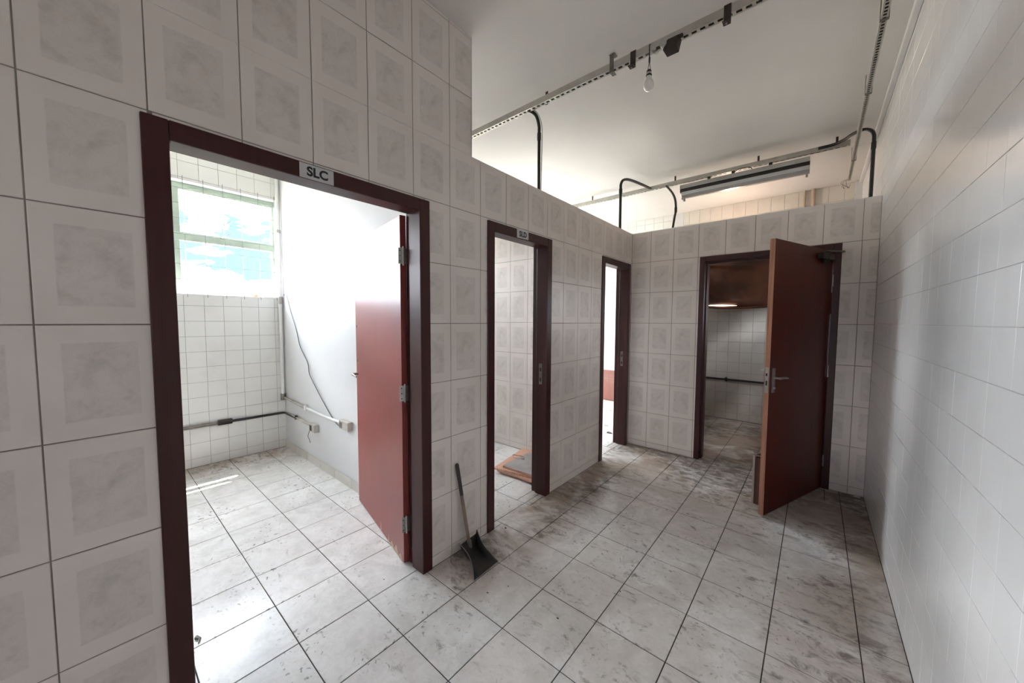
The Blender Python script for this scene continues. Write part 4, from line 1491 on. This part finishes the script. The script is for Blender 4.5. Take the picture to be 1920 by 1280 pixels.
def boxpt(u, v, z):
    # u along the door (away from the camera), v towards the door
    d_ = Vector((0.34, 0.94, 0)).normalized()
    e_ = Vector((0.94, -0.34, 0)).normalized()
    return A + d_ * u + e_ * v + Vector((0, 0, z))


Xb = Matrix(((0.34, 0.94, 0, A.x), (0.94, -0.34, 0, A.y), (0, 0, 1, 0), (0, 0, 0, 1)))
mb = MB()
mb.box((0.012, 0.0, 0.001), (0.42, 0.012, 0.385), 0, Xb)
mb.box((0.0, 0.016, 0.001), (0.010, 0.105, 0.375), 0, Xb)
mb.box((0.012, 0.105, 0.001), (0.42, 0.115, 0.40), 0, Xb)
mb.box((0.40, 0.012, 0.001), (0.412, 0.105, 0.385), 0, Xb)
mb.box((0.012, 0.012, 0.001), (0.40, 0.105, 0.012), 0, Xb)
mb.build('box_panels', M_FIBRE, bxo)
mb = MB()
mb.box((-0.002, 0.0, 0.001), (0.011, 0.015, 0.387), 0, Xb)
tag(mb.build('pale_edge', M_FIBREE, bxo), 'pale raw edge of the panel')
mb = MB()
for k in range(4):
    a_ = boxpt(0.0 + 0.02 * k, 0.02 + 0.02 * k, 0.383)
    b_2 = a_ + Vector((random.uniform(-.03, .04), -0.01, 0.02))
    c_ = a_ + Vector((0.05, 0.02, 0.004))
    mb.add([a_, b_2, c_, a_ + Vector((0, 0, .002)), b_2 + Vector((0, 0, .002)), c_ + Vector((0, 0, .002))], [(0, 2, 1), (3, 4, 5), (0, 1, 4, 3), (1, 2, 5, 4), (2, 0, 3, 5)])
mb.build('torn_flap', M_FIBREE, bxo)

# ================================================================== DUSTPAN WITH LONG HANDLE
dp = Vector((-1.52, 1.48, 0))
dust = empty('dustpan', dp)
tag(dust, 'black long-handled dustpan leaning against the left wall between the first two doorways', 'dustpan')
nu, nv = 16, 14
FL, FR = Vector((-1.392, 1.325, 0.002)), Vector((-1.398, 1.530, 0.002))      # front lip
BL, BR = Vector((-1.610, 1.405, 0.0)), Vector((-1.626, 1.575, 0.0))          # rear corners
vs, fs = [], []
for j in range(nv + 1):
    t_ = j / nv
    l_ = FL.lerp(BL, t_)
    r_ = FR.lerp(BR, t_)
    mid = (l_ + r_) / 2
    pin = 1 - 0.30 * math.sin(math.pi * t_) ** 1.0
    for i in range(nu + 1):
        s_ = i / nu * 2 - 1
        p = mid + (r_ - l_) / 2 * s_ * pin
        rim = max(0, (abs(s_) - 0.74) / 0.26) ** 1.4 * (0.016 + 0.060 * t_) * min(1, t_ * 4)
        back = max(0, (t_ - 0.80) / 0.20) ** 1.6 * 0.055
        z = 0.004 + 0.012 * t_ + max(rim, back)
        vs.append(p + Vector((0, 0, z)) - dp)
for j in range(nv):
    for i in range(nu):
        a = j * (nu + 1) + i
        fs.append((a, a + nu + 1, a + nu + 2, a + 1))
mb = MB().add(vs, fs)
pan = mb.build('pan', M_PAN, dust, smooth=True)
sd = pan.modifiers.new('thick', 'SOLIDIFY')
sd.thickness = 0.0025
# pale worn rims
for i in (0, nu):
    MB().tube([vs[j * (nu + 1) + i] for j in range(nv + 1)], 0.0022, 6).build('worn_rim', M_PANU, pan, smooth=True)
h0 = Vector((-1.605, 1.487, 0.045)) - dp
h1 = Vector((-1.640, 1.418, 0.574)) - dp
mb = MB().tube([h0 + (h1 - h0) * -0.03, h0 + (h1 - h0) * 0.62], 0.0105, 12)
tag(mb.build('handle', M_HANDLE, dust, smooth=True), 'brown wooden handle')
mb = MB().tube([h0 + (h1 - h0) * 0.62, h0 + (h1 - h0) * 0.985, h1], [0.0112, 0.0118, 0.008], 12)
tag(mb.build('handle_grip', M_GRIP, dust, smooth=True), 'darker upper part of the handle')
mb = MB().tube([h0 + (h1 - h0) * -0.05, h0 + (h1 - h0) * 0.05], 0.0165, 12)
tag(mb.build('ferrule', M_PANU, dust, smooth=True), 'grey ferrule')

# ================================================================== BOARDS IN THE SECOND SIDE ROOM
bl = [((-2.235, 2.475), 9, 0.50, 0.52, 0.0, 0.016, 'lowest reddish board of the stack on the floor inside the middle doorway', 0),
      ((-2.262, 2.455), 2, 0.46, 0.50, 0.018, 0.015, 'reddish board second from the bottom of the stack inside the middle doorway', 0),
      ((-2.285, 2.432), 11, 0.50, 0.60, 0.036, 0.016, 'reddish board just under the grey one inside the middle doorway', 0),
      ((-2.215, 2.488), 3, 0.42, 0.44, 0.055, 0.018, 'grey laminated board on top of the stack inside the middle doorway', 1)]
for (c0, ang, w_, l_, z_, t_, lb, top) in bl:
    o = empty('board', (c0[0], c0[1], z_))
    tag(o, lb, 'board', 'boards stacked on the floor inside the middle doorway')
    X = Matrix.Rotation(math.radians(ang), 4, 'Z')
    mb = MB().box((0, 0, 0.0012), (w_, l_, t_), 0, X)
    mb.build('core', M_BOARD, o, bevel=0.001)
    mb = MB().box((0.0005, 0.0005, t_), (w_ - 0.0005, l_ - 0.0005, t_ + 0.0012), 0, X)
    mb.build('facing', M_BOARDG if top else M_BOARD, o)
pts = [(-2.20 + 0.055 * math.cos(a / 10 * 6.9) * 1.3, 2.72 + 0.03 * math.sin(a / 10 * 6.9), 0.060 + 0.004 * (a % 3)) for a in range(12)]
o_ = MB().tube(smooth_path([(p[0] - 0.03, p[1] + 0.02, p[2] + 0.018) for p in pts], 4), 0.003, 6).build('wire_coil', M_TARN, None, smooth=True)
tag(o_, 'small coil of grey wire lying on the boards', 'wire')


# ================================================================== LITTER
def scrap(name, x, y, s, m, label, cat, grp=None, z=0.0, h=0.004, n=6):
    mb = MB()
    vs, fs = [], []
    a0 = random.uniform(0, 6)
    rr = [s * random.uniform(0.55, 1.1) for _ in range(n)]
    for zz, k_ in ((0.0005, 1.0), (h, 0.85)):
        for i in range(n):
            a = a0 + i * 2 * math.pi / n
            vs.append((rr[i] * k_ * math.cos(a), rr[i] * k_ * 0.6 * math.sin(a), zz * (1 if zz < 0.001 else random.uniform(0.5, 1.3))))
    fs = [(i, (i + 1) % n, n + (i + 1) % n, n + i) for i in range(n)] + [tuple(range(n, 2 * n)), tuple(reversed(range(n)))]
    mb.add(vs, fs)
    o = mb.build(name, m, None, loc=(x, y, z))
    tag(o, label, cat, grp)
    return o


def fl(px, py):
    d = _f + RI * ((px - 960) / F_PX) - UP * ((py - 640) / F_PX)
    t = -CAM.z / d.z
    return CAM + d * t


for (px, py, s, lb) in ((1046, 1159, .008, 'dark crumb of grit lying alone near the middle of the main floor'), (953, 1099, .006, 'dark crumb of grit just right of the dustpan blade tip'),
                        (914, 1111, .007, 'brown crumb of grit on the floor below the dustpan blade'), (948, 990, .010, 'crumb of grit at the foot of the left jamb of the middle doorway'),
                        (720, 1086, .005, 'tiny crumb of grit near the foot of the nearest open door'), (1163, 1109, .005, 'tiny crumb of grit farther right on the main floor')):
    p = fl(px, py)
    scrap('grit', p.x, p.y, s, M_DEBRIS, lb, 'grit', 'dark crumbs on the main floor')
p = fl(368, 1197)
mb = MB().tube([(0, 0, 0.006), (0.02, 0.01, 0.007), (0.045, 0.0, 0.004)], [0.009, 0.005, 0.002], 8)
tag(mb.build('bent_screw', M_TARN, None, loc=(p.x, p.y, 0)), 'bent grey screw on the floor just inside the nearest doorway', 'screw')
p = fl(1513, 899)
mb = MB()
mb.add([(-0.085, -0.045, 0.001), (0.075, 0.03, 0.001), (0.095, 0.075, 0.03), (-0.07, 0.0, 0.012), (0.105, 0.01, 0.001)], [(0, 1, 2, 3), (1, 4, 2)])
o_ = mb.build('paper_scrap', M_PAPER, None, loc=(p.x + 0.03, p.y, 0))
o_.modifiers.new('thick', 'SOLIDIFY').thickness = 0.002
tag(o_, 'crumpled white paper behind the foot of the far open door', 'paper')
p = fl(1608, 932)
scrap('paper_scrap', p.x, p.y, 0.034, M_PAPER, 'small white paper flake in the far right corner', 'paper')
p = fl(578, 838)
scrap('dust_clump', -4.40, 1.30, 0.05, M_BB, 'small heap of plaster dust in the corner under the window', 'dust', None, 0, 0.03, 9)
for (px, py, s, m_, lb) in ((1142, 812, .05, M_DEBRIS, 'dark shard nearest in the doorway of the far left corner'), (1137, 798, .035, M_BB, 'pale shard behind the dark one beyond the far left doorway'),
                            (1146, 770, .035, M_BB, 'pale shard near the right jamb beyond the far left doorway'), (1140, 757, .025, M_BB, 'farthest pale shard at the foot of the pink dado')):
    p = fl(px, py)
    scrap('tile_shard', p.x, p.y, s, m_, lb, 'shard', 'shards beyond the far left doorway', 0, 0.012)
